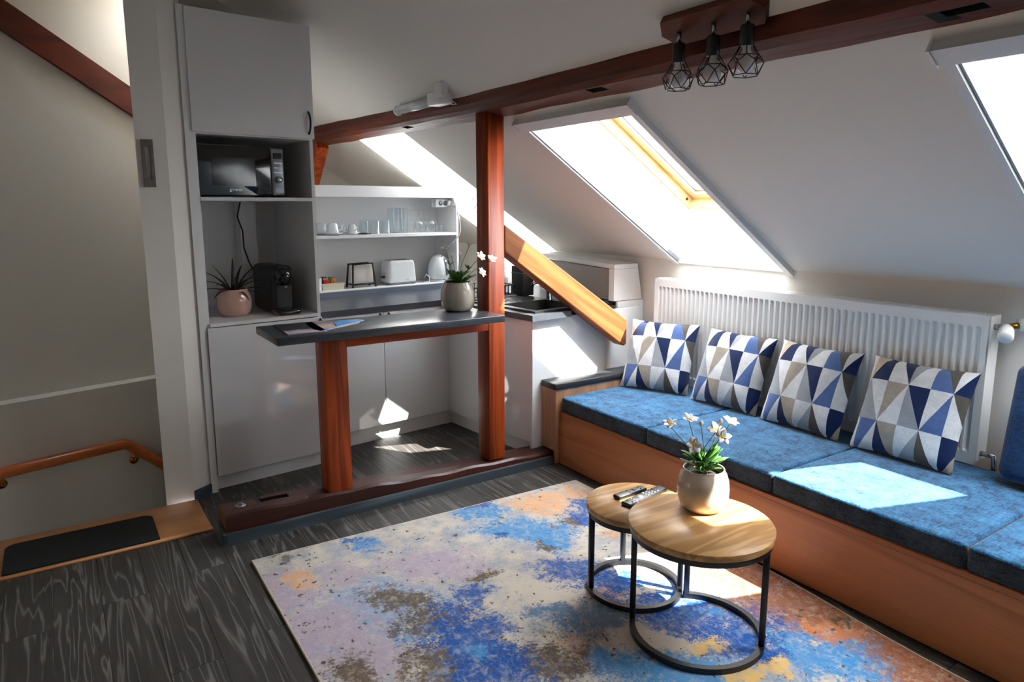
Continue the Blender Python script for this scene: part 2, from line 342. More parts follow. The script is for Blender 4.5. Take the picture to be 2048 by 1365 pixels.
for n_, (a_, b_) in WIN.items(): window(n_, a_, b_)
w4 = struct(empty('window_4', rp(2.87, 4.71, .05)), 'unseen small roof light added over the stair passage to brighten its wall'); inv = -Vector(w4.location)
MB().hexa([rp(t, y, h) for h in (.06, .064) for t, y in ((W4[2], W4[0]), (W4[3], W4[0]), (W4[3], W4[1]), (W4[2], W4[1]))]).build('glass', MT['pane'], w4, inv)
fr4 = MB()
for t0, t1, a, b in ((W4[2]-.03, W4[2], W4[0]-.03, W4[1]+.03), (W4[3], W4[3]+.03, W4[0]-.03, W4[1]+.03), (W4[2], W4[3], W4[0]-.03, W4[0]), (W4[2], W4[3], W4[1], W4[1]+.03)):
    fr4.hexa([rp(t, y, h) for h in (.031, .08) for t, y in ((t0, a), (t1, a), (t1, b), (t0, b))])
fr4.build('frame', MT['pine'], w4, inv)
# sky portals guide the daylight sampling at each pane
for n_, (a_, b_) in WIN.items():
    L = bpy.data.lights.new('sky_portal', 'AREA'); L.shape = 'RECTANGLE'; L.size = 1.1; L.size_y = .8; L.cycles.is_portal = True
    o = bpy.data.objects.new('sky_portal', L); col.objects.link(o); cx_ = ((2.4+3.311)/2 + .16*ST, (a_+b_)/2, (2.058+1.464)/2 + .16*CT)
    o.location = cx_; o.rotation_euler = (0, -math.radians(180-33)+PI, 0)
    zz = Vector((-ST, 0, -CT)); xx = Vector((-CT, 0, ST)); yy = xx.cross(zz); Mx = Matrix((xx, yy, -zz)).transposed().to_4x4(); Mx.translation = cx_; o.matrix_world = Mx

# ================================================================== TIMBERS
def beam_mesh(sec, y0, y1, n, amp, seed, sag=None):
    rnd = random.Random(seed); mb = MB(); m = len(sec); vs = []; off = [[0, 0] for _ in sec]
    ph = [[rnd.uniform(0, 6.3) for _ in range(6)] for _ in sec]
    for i in range(n+1):
        y = y0 + (y1-y0)*i/n
        for k, (x, z) in enumerate(sec):
            dx = amp*(math.sin(y*2.1+ph[k][0]) + .6*math.sin(y*5.3+ph[k][1]) + .35*math.sin(y*13+ph[k][2]))/2
            dz = amp*(math.sin(y*1.7+ph[k][3]) + .6*math.sin(y*6.1+ph[k][4]) + .35*math.sin(y*15+ph[k][5]))/2
            s_ = sag(y) if sag else 0; vs.append((x+dx-.09*s_, y, z+dz+.026*s_))
    fs = [(i*m+k, i*m+(k+1) % m, (i+1)*m+(k+1) % m, (i+1)*m+k) for i in range(n) for k in range(m)]
    fs += [tuple(range(m)), tuple(range(n*m, n*m+m))]
    return mb.add(vs, fs)
pur = beam_mesh([(1.872, 1.972), (1.90, 1.952), (1.98, 1.940), (2.022, 1.936), (2.04, 1.952), (2.045, 2.03), (1.95, 2.08), (1.862, 2.06), (1.862, 2.0)], -2.15, 6.38, 150, .006, 3, lambda y: max(0, min(1.3, (y-3.3)/2.1))).build('purlin_beam', MT['beamwood'])
tag(pur, 'long dark red-brown hewn roof beam running under the sloped ceiling', 'beam')
def cutbox(o, boxes):
    cut = MB()
    for a, b in boxes: cut.box(a, b)
    c = cut.build('cutter', MT['dark']); md = o.modifiers.new('cut', 'BOOLEAN'); md.object = c; md.operation = 'DIFFERENCE'; md.solver = 'EXACT'
    bpy.context.view_layer.update(); me = bpy.data.meshes.new_from_object(o.evaluated_get(bpy.context.evaluated_depsgraph_get()))
    o.modifiers.clear(); o.data = me; bpy.data.objects.remove(c)
    me.materials.append(MT['dark']); dk = len(me.materials)-1  # cut faces near-black: the shade of deeper pockets put into the colour
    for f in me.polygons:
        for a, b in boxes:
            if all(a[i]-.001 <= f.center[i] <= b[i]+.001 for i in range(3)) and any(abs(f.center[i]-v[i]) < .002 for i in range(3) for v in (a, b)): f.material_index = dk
def under(px_, py_): return atn(px_, py_, (0, 0, 1), 1.95)
mort = [(810, 257), (1200, 178), (1912, 12)]
bxs = []
for p_ in mort:
    q_ = under(*p_); sx_ = -.07*max(0, min(1.3, (q_.y-3.3)/2.1)); bxs.append(((1.905+sx_, q_.y-.05, 1.90), (1.95+sx_, q_.y+.05, 1.974-.25*sx_)))
cutbox(pur, bxs)

def stick(name, mat, a, b, parent=None, r=.006, label=None, cat=None):
    return boxp(name, a, b, mat, parent, r)
pm_ = MB().rbox((1.910, 3.112, .086), (2.014, 3.232, 1.966), .007, 2)
pm_.v = [(x, y, z if z < 1.9 else 1.970-(x-1.91)*.40) for x, y, z in pm_.v]
post = tag(pm_.build('timber_post', MT['postwood']), 'tall orange-stained timber post standing on the floor beam up to the roof beam', 'post')
spost = tag(MB().rbox((1.005, 3.10, .112), (1.122, 3.218, .893), .007, 2).build('short_post', MT['postwood']), 'short orange-stained timber post carrying the charcoal bar top', 'post')
# floor sill beam
def sill():
    def zt(x): return .133 - .0 if x < .9 else .133-.047*min(1, (x-.9)/.95)
    n = 60; sec_n = 9; rnd = random.Random(5); vs = []; ph = [rnd.uniform(0, 6) for _ in range(20)]
    for i in range(n+1):
        x = .532 + (2.335-.532)*i/n; z = .131 - .046*max(0, min(1, (x-.75)/1.1)) - .012*max(0, (x-1.85)/.5)
        w1 = .004*math.sin(x*9+ph[0]) + .003*math.sin(x*23+ph[1]); w2 = .004*math.sin(x*11+ph[2]) + .003*math.sin(x*27+ph[3])
        fy = 3.088 + .003*math.sin(x*7+ph[4])
        vs += [(x, fy, 0), (x, fy, z*.5), (x, fy+.002, z-.012+w1), (x, fy+.012, z-.002+w1), (x, 3.15, z), (x, 3.235+w2, z-.004), (x, 3.25+w2, z-.016), (x, 3.252, 0)]
    m = 8; fs = [(i*m+k, i*m+(k+1) % m, (i+1)*m+(k+1) % m, (i+1)*m+k) for i in range(n) for k in range(m)]
    fs += [tuple(range(m)), tuple(range(n*m, n*m+m))]
    return MB().add(vs, fs)
sill_o = sill().build('sill_beam', MT['sillwood'])
tag(sill_o, 'dark worn floor beam with grey skirting carrying the two orange posts', 'beam')
cutbox(sill_o, [((.70, 3.155, .095), (.83, 3.20, .2))])
bolt = MB(); bolt.lathe([(0, 0), (.024, 0), (.024, .003), (.022, .004), (0, .004)], 20); bolt.lathe([(.011, .004), (.011, .013), (.008, .016), (0, .016)], 6, smooth=False)
bolt.build('bolt', MT['steel'], sill_o, (.612, 3.168, .1305))
# diagonal strut towards the knee wall
def strut():
    x0, zt0 = 1.992, 1.396; dx, dz = .8387, -.5446*1.03; L = 1.095; hgt = .150
    top = [(x0, zt0), (x0+.91, zt0-.91*.667)]; mb = MB(); y0, y1 = 3.112, 3.205
    p = [(2.014, 1.381), (2.905, .789), (2.905, .635), (2.885, .625), (2.014, 1.235)]
    n = len(p); c = .008
    vs = [(x, y0, z) for x, z in p] + [(x, y1, z) for x, z in p]
    return mb.add(vs, [tuple(range(n)), tuple(range(2*n-1, n-1, -1))] + [(i, n+i, n+(i+1) % n, (i+1) % n) for i in range(n)])
RS = Matrix.Rotation(math.radians(33.6), 4, 'Y'); sb_ = strut(); so0 = Vector((2.014, 3.112, 1.381)); sb_.v = [tuple(RS.inverted() @ (Vector(v)-so0)) for v in sb_.v]
st_ = sb_.build('diagonal_strut', wood('honey_spruce_strut', (142, 88, 50), (98, 54, 28), 0, 9, 24, .45, .06, False, 1, .4, 0), None, tuple(so0), (0, math.radians(33.6), 0))
tag(st_, 'sloping orange timber strut from the tall post down behind the cushions', 'strut')
bv = st_.modifiers.new('bevel', 'BEVEL'); bv.width = .006; bv.segments = 2
# small brace at the far end of the roof beam
br = MB(); a_, b_ = Vector((1.85, 5.50, 1.965)), Vector((1.85, 6.13, 1.335)); d_ = (b_-a_).normalized(); u_ = Vector((0, d_.z, -d_.y))*.045
br.hexa([a_+u_-Vector((.045, 0, 0)), a_+u_+Vector((.045, 0, 0)), a_-u_+Vector((.045, 0, 0)), a_-u_-Vector((.045, 0, 0)), b_+u_-Vector((.045, 0, 0)), b_+u_+Vector((.045, 0, 0)), b_-u_+Vector((.045, 0, 0)), b_-u_-Vector((.045, 0, 0))])
tag(br.build('knee_brace', MT['postwood']), 'short orange brace under the far end of the roof beam beside the tall cabinet', 'brace')
pp_ = MB(); pp_.rbox((1.80, 6.19, 0), (1.90, 6.29, 1.96), .006, 1); tag(pp_.build('rear_post', MT['postwood']), 'rear timber post at the foot of the short brace behind the shelf', 'post')
# rafter let into the stair wall
lo = [atn(-60, 17, NS, 4.56), atn(262, 228, NS, 4.56)]; hi = [atn(-60, -48, NS, 4.56), atn(258, 172, NS, 4.56)]
ext = (lo[1]-lo[0])*.25; back = Vector(NS)*.06
q_ = [lo[0]-ext*.3, lo[1]+ext, hi[1]+ext, hi[0]-ext*.3]
tag(MB().hexa([q_[0], q_[1], q_[1]+back, q_[0]+back, q_[3], q_[2], q_[2]+back, q_[3]+back]).build('wall_rafter', wood('dark_rafter', (96, 38, 20), (58, 22, 12), 0, 8, 16, .5, .08)), 'dark red-brown rafter slanting across the stairwell wall', 'rafter')

# ================================================================== STAIR HEAD
thr = thing('threshold_board', 'beech board edging the top of the stairs under the black mat', 'threshold', (0, 3.47, 0))
MB().rbox((-1.6, -.195, -.03), (.505, .19, .010), .004, 2).build('board', MT['beech'], thr)
MB().tube([(-1.6, -.198, .004), (.507, -.198, .004)], .009, 10).build('nosing', MT['beech'], thr)
def rounded(x0, y0, x1, y1, r, n=6, corners=(1, 1, 1, 1)):
    pts = []
    for (cx, cy, a0, k) in ((x1-r, y1-r, 0, 0), (x0+r, y1-r, 90, 1), (x0+r, y0+r, 180, 2), (x1-r, y0+r, 270, 3)):
        if corners[k]: pts += [(cx + r*math.cos(math.radians(a0+90*i/n)), cy + r*math.sin(math.radians(a0+90*i/n))) for i in range(n+1)]
        else: pts.append(((x1, y1), (x0, y1), (x0, y0), (x1, y0))[k])
    return pts
tag(MB().prism(rounded(-.285, 3.279, .288, 3.575, .045, corners=(1, 1, 0, 0)), .0102, .017).build('stair_mat', MT['mat']), 'black fibre stair mat lying on the beech threshold board', 'mat')
hr = thing('handrail', 'round orange wooden handrail on brass brackets in the stairwell', 'handrail', tuple(atn(120, 918, NS, 4.43)))
hp = [atn(-120, 976, NS, 4.43), atn(0, 948, NS, 4.43), atn(246, 889, NS, 4.43), atn(256, 890, NS, 4.43), atn(345, 938, NS, 4.43), atn(420, 980, NS, 4.43)]
hl = Vector(hr.location)
MB().tube([p-hl for p in hp], .032, 14).build('rail', wood('handrail_wood', (190, 100, 44), (150, 70, 26), 0, 9, 14, .35, .06, coat=.3), hr)
for px_, py_ in ((3, 968), (267, 919)):
    a_ = atn(px_, py_, NS, 4.50)-hl; t_ = atn(px_+14 if px_ > 100 else px_, py_-22, NS, 4.43)-hl
    m_ = MB(); m_.tube([a_, a_-Vector(NS)*.012], .026, 16); m_.tube([a_-Vector(NS)*.01, a_-Vector(NS)*.05+Vector((0, 0, .005)), t_], .010, 8); m_.build('bracket', MT['brass'], hr)
# small framed print on the wall end
pf = thing('picture_frame', 'narrow stone-textured picture frame hanging on the white wall end', 'picture', (.411, 3.675, 1.565))
f_ = MB()
for a, b in (((-.024, -.022, 0), (.024, 0, .035)), ((-.024, -.022, .185), (.024, 0, .215)), ((-.024, -.022, .035), (-.011, 0, .185)), ((.011, -.022, .035), (.024, 0, .185))): f_.box(a, b)
f_.build('frame', MT['concrete'], pf); boxp('print', (-.011, -.008, .035), (.011, -.002, .185), MT['mirror'], pf)

# ================================================================== KITCHEN
tall = kthing('tall_cabinet', 'tall white kitchen unit with open niches for microwave and coffee machine', 'cabinet', .992, 3.63)
def P(name, a, b, mat, par, r=0): return boxp(name, a, b, mat, par, r)
P('plinth', (.0, .045, 0), (.612, .06, .085), MT['white'], tall)
P('side_panel', (0, .018, .085), (.018, .60, 2.40), MT['whitem'], tall); P('side_panel', (.594, .018, .085), (.612, .60, 2.40), MT['whitem'], tall)
P('bottom_panel', (.018, .018, .087), (.594, .60, .103), MT['whitem'], tall); P('niche_floor', (.018, .004, .872), (.594, .60, .890), MT['whitem'], tall)
P('shelf', (.018, .01, 1.504), (.594, .585, 1.522), MT['whitem'], tall); P('niche_top', (.018, .018, 1.826), (.594, .60, 1.842), MT['whitem'], tall)
P('top_panel', (.018, .018, 2.384), (.594, .60, 2.40), MT['whitem'], tall); P('back_panel', (.018, .588, .103), (.594, .60, 2.384), MT['whitem'], tall)
P('pipe_cover', (.36, .50, .890), (.45, .588, 1.504), MT['whitem'], tall)
P('filler_strip', (-.034, .006, 0), (-.002, .03, 2.41), MT['whitem'], tall)
ld = P('lower_door', (.002, -.004, .088), (.610, .016, .868), MT['white'], tall, .0015)
MB().add([(.585, -.009, .846), (.612, -.009, .846), (.5985, -.009, .864), (.585, -.003, .846), (.612, -.003, .846), (.5985, -.003, .864)], [(0, 1, 2), (5, 4, 3), (0, 3, 4, 1), (1, 4, 5, 2), (2, 5, 3, 0)]).build('door_tab', MT['black'], ld)
ud = P('upper_door', (-.002, -.004, 1.832), (.614, .016, 2.404), MT['whitem'], tall, .0015)
hpts = [(.585, -.004 - .026*math.sin(PI*i/10)**.6, 1.855 + .115*i/10) for i in range(11)]
MB().tube(hpts, .0055, 8).build('handle', MT['black'], ud)

mw = kthing('microwave', 'black and silver microwave on the upper shelf of the tall cabinet', 'microwave', 1.02, 3.68, 1.530)
MB().rbox((.004, .02, .006), (.428, .33, .246), .008, 2).build('housing', MT['blackp'], mw)
MB().rbox((0, 0, .004), (.362, .022, .248), .006, 2).build('door', MT['blackp'], mw)
cp = MB().rbox((.363, -.002, .004), (.432, .022, .248), .012, 3).build('control_panel', MT['silverp'], mw)
P('display', (.374, -.0035, .192), (.421, -.001, .222), MT['blackp'], cp)
for i in range(3):
    for j in range(2): P('button', (.376+.0235*j, -.0045, .168-.024*i), (.3975+.0235*j, -.001, .173-.024*i), MT['steel'], cp)
MB().lathe([(0, -.018), (.017, -.018), (.0185, -.015), (.0185, 0)], 24, (.398, -.001, .085), ax=1).build('dial', MT['steel'], cp)
P('release_button', (.378, -.0035, .018), (.420, -.001, .042), MT['silverp'], cp)
P('window', (.06, -.0012, .05), (.28, .001, .19), plain('dark_oven_glass', (30, 36, 38), .08), mw)
text('lettering', 'gorenje', .021, MT['steel'], mw, (.175, -.0012, .024), (PI/2, 0, 0))
sw_ = MB(); sw_.add([(.0, -.0008, .004), (.285, -.0008, .004), (.22, -.0008, .045), (.12, -.0008, .125), (.06, -.0008, .168), (0, -.0008, .170)], [(0, 1, 2, 3, 4, 5)]); sw_.build('painted_door_reflection', plain('grey_painted_reflection', (62, 72, 78), .08), mw)  # window reflection on the door, put in as a grey shape
for fx in (.03, .39):
    for fy in (.05, .29): MB().lathe([(0, -.008), (.012, -.008), (.012, .007)], 12, (fx, fy, 0)).build('foot', MT['black'], mw)

cm = kthing('coffee_machine', 'black capsule coffee machine in the cabinet niche', 'coffee machine', 1.375, 3.70, .890)
MB().rbox((0, .04, 0), (.125, .36, .265), .035, 4).build('body', MT['black'], cm)
MB().rbox((.012, .0, .155), (.113, .12, .262), .045, 5).build('brew_head', MT['blackp'], cm)
MB().rbox((.0, -.045, 0), (.125, .09, .032), .015, 3).build('drip_tray', MT['blackp'], cm)
P('front_plate', (.02, .034, .035), (.105, .046, .15), MT['black'], cm)
MB().lathe([(0, -.014), (.012, -.014), (.02, -.006), (.02, .01)], 20, (.062, .004, .205), ax=1).build('lever_knob', MT['blackp'], cm); MB().tube([(.062, .012, .158), (.062, .012, .145)], .009, 10).build('spout', MT['steel'], cm)
cb = [k2w(1.30, 3.95, 1.50), k2w(1.302, 4.02, 1.42), k2w(1.34, 4.06, 1.34), k2w(1.352, 4.09, 1.24), k2w(1.375, 4.09, 1.16), k2w(1.40, 4.05, 1.08)]
tag(MB().tube(cb, .0045, 8).build('power_cable', MT['black']), 'black power cable hanging behind the coffee machine', 'cable')

def pot_profile(r, h):
    o = [(0, 0), (.62, 0), (.74, .02), (.90, .14), (.985, .32), (1.0, .5), (.97, .7), (.88, .88), (.80, .955), (.785, .985), (.79, 1.0), (.75, 1.0), (.74, .97), (.77, .93), (.82, .84)]
    return [(a*r, b*h) for a, b in o] + [(.80*r, .82*h), (0, .82*h)]
def planter(name, label, cat, loc, r, h, mat):
    t = thing(name, label, cat, loc); pr = pot_profile(r, h)
    MB().lathe(pr[:-2] + [(.78*r, .80*h), (.5*r, .78*h)], 40).build('pot', mat, t)
    MB().lathe([(.80*r, .80*h), (.4*r, .83*h), (.0, .825*h)], 24).build('soil', MT['soil'], t); return t
def leaf_mesh(L, W, curl, droop, n=8, fold=.25):
    mb = MB(); vs = []
    for i in range(n+1):
        s = i/n; wd = W*max(.02, math.sin(PI*min(1, s*.92+.08))**.8) if fold < .9 else W*(1-s)**.7*(1 if s > .1 else .7+3*s)
        a = curl + droop*s; 
        if i == 0: x = z = 0
        else: x += L/n*math.cos(a); z += L/n*math.sin(a)
        f = fold if fold < .9 else .3
        vs += [(x, -wd/2, z+f*wd*.5), (x, 0, z), (x, wd/2, z+f*wd*.5)]
    vs += [(a_, b_, c_-.0012) for a_, b_, c_ in vs]
    m = 3*(n+1); fs = []
    for i in range(n):
        for k in range(2):
            q = (i*3+k, i*3+k+1, (i+1)*3+k+1, (i+1)*3+k); fs += [q, tuple(m+j for j in q[::-1])]
        fs += [(i*3, (i+1)*3, m+(i+1)*3, m+i*3), (i*3+2, m+i*3+2, m+(i+1)*3+2, (i+1)*3+2)]
    fs += [(0, m, m+1, 1), (1, m+1, m+2, 2), (3*n, 3*n+1, m+3*n+1, m+3*n), (3*n+1, 3*n+2, m+3*n+2, m+3*n+1)]
    return mb.add(vs, fs, 0, True)
# spiky plant in the niche
sp = planter('potted_spiky_plant', 'dark spiky artificial plant in a blush ceramic pot in the cabinet niche', 'plant', k2w(1.205, 3.86, .890), .092, .145, MT['pot_pink'])
rs = random.Random(4); prot = {}
for i, (az, el, L, dr) in enumerate([(20, 70, .30, -.9), (75, 84, .26, -.5), (140, 62, .28, -.9), (200, 55, .26, -1.0), (260, 60, .2, -1.1), (310, 52, .27, -1.0), (345, 60, .31, -.8), (40, 50, .27, -1.0), (110, 48, .22, -1.2), (170, 40, .24, -1.2), (225, 38, .22, -1.3), (285, 30, .2, -1.2), (0, 35, .24, -1.1), (330, 30, .2, -1.2), (190, 75, .24, -.5), (60, 66, .28, -.8)]):
    leaf_mesh(L*.82, .028, math.radians(el), dr, 10, 1).build('leaf', MT['darkleaf'], sp, (0.012*math.cos(math.radians(az)), .012*math.sin(math.radians(az)), .118), (0, 0, math.radians(az)))

# flowering plants
petal = None
def flower(parent, pos, nrm, size, k):
    global petal
    fl_ = empty_mesh = MB().lathe([(0, .004), (.0085*size, .003), (.0095*size, -.001), (.004*size, -.006), (0, -.006)], 12).build('flower', MT['pollen'], parent, pos)
    fl_.rotation_euler = Vector(nrm).to_track_quat('Z', 'Y').to_euler()
    rr = random.Random(k)
    for i in range(6):
        if petal is None: petal = leaf_mesh(.031, .020, .25, .1, 6, .3).build('petal', MT['petal'], fl_); o = petal
        else: o = petal.copy(); col.objects.link(o); o.parent = fl_
        o.location = (0, 0, 0); o.rotation_euler = (0, rr.uniform(-.2, .15), i*PI/3 + rr.uniform(-.15, .15)); o.scale = (size*rr.uniform(.9, 1.1),)*3
    return fl_
def bud(parent, pos, size=1): MB().lathe([(0, 0), (.006*size, .002), (.0085*size, .009), (.006*size, .017), (0, .02)], 10).build('flower_bud', MT['petal'], parent, pos)
leafp = {}
def leaf(parent, pos, az, el, L, k):
    key = k % 4
    if key not in leafp:
        leafp[key] = leaf_mesh(.05, .018, .1, -.5+.2*key, 6, .35).build('leaf', MT['leaf'], parent); o = leafp[key]
    else: o = leafp[key].copy(); col.objects.link(o); o.parent = parent
    o.location = pos; o.rotation_euler = (0, -math.radians(el), math.radians(az)); o.scale = (L/.05,)*3
def flowers_from_pixels(t, base, heads, buds, depth, seed, nleaf):
    rs = random.Random(seed); o = Vector(t.location); vd = Vector((FW.x, FW.y, 0)).normalized(); top = o + Vector((0, 0, base))
    c0 = vd.dot(top)
    for i, (px_, py_, sz, nrm, dd) in enumerate(heads):
        p = atn(px_, py_, tuple(vd), c0+dd) - o
        n_ = (RT*nrm[0] + Vector((0, 0, 1))*nrm[1] - vd*nrm[2]).normalized()
        st0 = Vector((rs.uniform(-.02, .02), rs.uniform(-.02, .02), base-.02)); mid = (st0+p)*.5 + Vector((rs.uniform(-.008, .008), rs.uniform(-.008, .008), .012))
        MB().tube([st0, mid, p-n_*.012, p-n_*.004], .0016, 6).build('stem', MT['stem'], t); flower(t, p, n_, sz, seed+i)
        if i % 2 == 0:
            for a in (0, 140): leaf(t, mid, a+i*50, 40, .038, i+a)
    for px_, py_, dd in buds:
        p = atn(px_, py_, tuple(vd), c0+dd) - o; st0 = Vector((rs.uniform(-.015, .015), rs.uniform(-.015, .015), base-.02))
        MB().tube([st0, (st0+p)*.5+Vector((.004, 0, .01)), p], .0014, 6).build('stem', MT['stem'], t); bud(t, p)
    for i in range(nleaf):
        az = i*137.5; L = rs.uniform(.045, .075); r_ = rs.uniform(.005, .03)
        leaf(t, (r_*math.cos(math.radians(az)), r_*math.sin(math.radians(az)), base-.012+rs.uniform(0, .045)), az+rs.uniform(-20, 20), rs.uniform(8, 60), L, i)

# base units, worktop, doors
bu = kthing('base_cabinet', 'low white two-door kitchen base unit behind the bar', 'cabinet', 1.62, 3.80)
P('carcass', (0, .02, .105), (.995, .555, .835), MT['whitem'], bu); P('plinth', (0, .048, 0), (1.0, .062, .105), MT['whitem'], bu)
d1 = P('door', (.002, 0, .107), (.459, .018, .830), MT['white'], bu, .0015); d2 = P('door', (.463, 0, .107), (.955, .018, .830), MT['white'], bu, .0015)
for dd_, xx_ in ((d1, .425), (d2, .485)):
    MB().add([(xx_, -.006, .81), (xx_+.024, -.006, .81), (xx_+.012, -.006, .826), (xx_, 0, .81), (xx_+.024, 0, .81), (xx_+.012, 0, .826)], [(0, 1, 2), (5, 4, 3), (0, 3, 4, 1), (1, 4, 5, 2), (2, 5, 3, 0)]).build('door_tab', MT['black'], dd_)
su = kthing('sink_cabinet', 'white sink base unit with end panel beside the bench end', 'cabinet', 2.56, 2.93)
P('carcass', (.03, .02, .10), (.66, .84, .66), MT['whitem'], su); P('plinth', (.05, .02, 0), (.07, .93, .10), MT['whitem'], su)
P('door', (0, .022, .104), (.018, .46, .832), MT['white'], su, .0015); P('door', (0, .464, .104), (.018, .868, .832), MT['white'], su, .0015)
P('end_panel', (-.008, 0, 0), (.60, .018, .834), MT['white'], su); P('cover_strip', (.60, -.012, .2), (.615, .018, .834), MT['white'], su); P('end_panel', (.615, .0, .2), (.92, .018, .834), MT['white'], su)
wt = tag(MB().prism([k2w(*p)[:2] for p in ((1.62, 3.778), (2.515, 3.778), (2.515, 2.888), (2.82, 2.888), (2.82, 3.06), (3.50, 3.06), (3.57, 4.355), (1.62, 4.355))], .836, .870).build('worktop', [MT['worktop']]), 'charcoal L-shaped kitchen worktop with the sink let in', 'worktop')
def cutk(o, a0, b0, a1, b1, z0, z1):
    c = MB().prism([k2w(*p)[:2] for p in ((a0, b0), (a1, b0), (a1, b1), (a0, b1))], z0, z1).build('cutter', MT['dark']); md = o.modifiers.new('cut', 'BOOLEAN'); md.object = c; md.solver = 'EXACT'
    bpy.context.view_layer.update(); me = bpy.data.meshes.new_from_object(o.evaluated_get(bpy.context.evaluated_depsgraph_get())); o.modifiers.clear(); o.data = me; bpy.data.objects.remove(c)
cutk(wt, 2.60, 2.96, 3.0, 3.32, .8, .9)
# black composite sink with drainer
sk = kthing('sink', 'black composite sink with ribbed drainer in the worktop corner', 'sink', 2.575, 2.935, .870)
rim = MB(); W_, D_ = .46, .80
def tray(mb, x0, y0, x1, y1, z0, z1, inx0, iny0, inx1, iny1, zb):
    o = [(x0, y0), (x1, y0), (x1, y1), (x0, y1)]; i = [(inx0, iny0), (inx1, iny0), (inx1, iny1), (inx0, iny1)]
    c = .012; b_ = [(inx0+c, iny0+c), (inx1-c, iny0+c), (inx1-c, iny1-c), (inx0+c, iny1-c)]
    vs = [(x, y, z0) for x, y in o] + [(x, y, z1) for x, y in o] + [(x, y, z1) for x, y in i] + [(x, y, zb) for x, y in b_]
    return mb.add(vs, [(k, (k+1) % 4, 4+(k+1) % 4, 4+k) for k in range(4)] + [(4+k, 4+(k+1) % 4, 8+(k+1) % 4, 8+k) for k in range(4)] + [(8+k, 8+(k+1) % 4, 12+(k+1) % 4, 12+k) for k in range(4)] + [(12, 13, 14, 15)])
tray(rim, 0, 0, W_, D_*.5, .0, .012, .045, .04, W_-.05, D_*.5-.03, -.15).build('basin', MT['sinkm'], sk)
dr = MB(); dr.box((0, D_*.5, 0), (W_, D_, .010))
for i in range(8): dr.rbox((.05+.045*i, D_*.55, .009), (.065+.045*i, D_*.94, .014), .003, 2)
dr.build('drainer', MT['sinkm'], sk)
fc = kthing('tap', 'black mixer tap standing behind the sink basin', 'tap', 2.96, 3.24, .880)
MB().lathe([(0, 0), (.024, 0), (.022, .01), (.018, .014), (.018, .13), (0, .13)], 20).build('body', MT['blackp'], fc)
MB().tube([(0, 0, .10), (-.05, -.01, .125), (-.13, -.02, .13), (-.16, -.025, .122), (-.165, -.025, .105)], .011, 10).build('spout', MT['blackp'], fc)
MB().tube([(0, 0, .13), (.01, .0, .15), (.05, -.02, .165)], .007, 8).build('lever', MT['blackp'], fc)
rk = kthing('dish_rack', 'black wire dish rack on the drainer behind the post', 'dish rack', 2.60, 3.56, .884)
r_ = MB()
for z in (.012, .075): r_.tube([(0, 0, z), (.34, 0, z), (.34, .26, z), (0, .26, z)], .004, 6, closed=True)
for i in range(13):
    x = .34*i/12; r_.tube([(x, 0, .012), (x, 0, .075)], .0028, 6); r_.tube([(x, .26, .012), (x, .26, .075)], .0028, 6); r_.tube([(x, 0, .012), (x, .26, .012)], .0022, 6)
for i in range(9): r_.tube([(0, .26*i/8, .012), (0, .26*i/8, .075)], .0028, 6); r_.tube([(.34, .26*i/8, .012), (.34, .26*i/8, .075)], .0028, 6)
r_.build('wire_basket', MT['black'], rk); P('drip_tray', (-.01, -.01, 0), (.35, .27, .007), plain('grey_drip_tray', (150, 152, 154), .3), rk)
ub = kthing('utensil_box', 'tall black utensil box standing beside the dish rack', 'box', 2.96, 3.50, .884)
MB().rbox((0, 0, 0), (.10, .12, .20), .008, 2).build('box_body', MT['black'], ub); P('band', (-.001, -.001, .15), (.101, .121, .156), MT['alu'], ub)
# low open cabinet under the slope
lc = MB(); y0, y1 = 3.325, 4.22
def LC(nm, pts): return MB().hexa(pts)
lcab = thing('under_slope_cabinet', 'low white open cabinet tucked under the slope beside the radiator', 'cabinet', (2.99, y0, .872))
o_ = Vector(lcab.location)
def rel(pts): return [tuple(Vector(p)-o_) for p in pts]
MB().hexa(rel([(2.985, y0, 1.078), (3.190, y0, 1.078), (3.235, y1, 1.108), (3.02, y1, 1.108), (2.985, y0, 1.106), (3.185, y0, 1.106), (3.235, y1, 1.136), (3.02, y1, 1.136)])).build('top_panel', MT['whitem'], lcab)
MB().hexa(rel([(2.985, y0, .872), (3.232, y0, .872), (3.232, y0+.018, .872), (2.985, y0+.018, .872), (2.985, y0, 1.076), (3.190, y0, 1.076), (3.190, y0+.018, 1.076), (2.985, y0+.018, 1.076)])).build('side_panel', MT['whitem'], lcab)
MB().hexa(rel([(3.20, y0+.02, .872), (3.232, y0+.02, .872), (3.232, y1, .872), (3.20, y1, .872), (3.165, y0+.02, 1.076), (3.19, y0+.02, 1.076), (3.232, y1, 1.106), (3.20, y1, 1.106)])).build('back_panel', MT['whitem'], lcab)
MB().box(*[tuple(Vector(p)-o_) for p in ((2.985, y0+.018, .872), (3.0, y0+.05, 1.076))]).build('front_stile', MT['whitem'], lcab)
MB().hexa(rel([(2.998, y0+.05, .875), (3.008, y0+.05, .875), (3.04, y1-.02, .875), (3.028, y1-.02, .875), (2.998, y0+.05, 1.072), (3.008, y0+.05, 1.072), (3.04, y1-.02, 1.10), (3.028, y1-.02, 1.10)])).build('front_panel', plain('warm_grey_panel', (150, 142, 136), .4), lcab)
ep = tag(MB().box((3.01, 3.315, .20), (3.235, 3.333, .868)).build('side_board', MT['whitem']), 'plain white board closing the gap below the under-slope cabinet', 'panel')

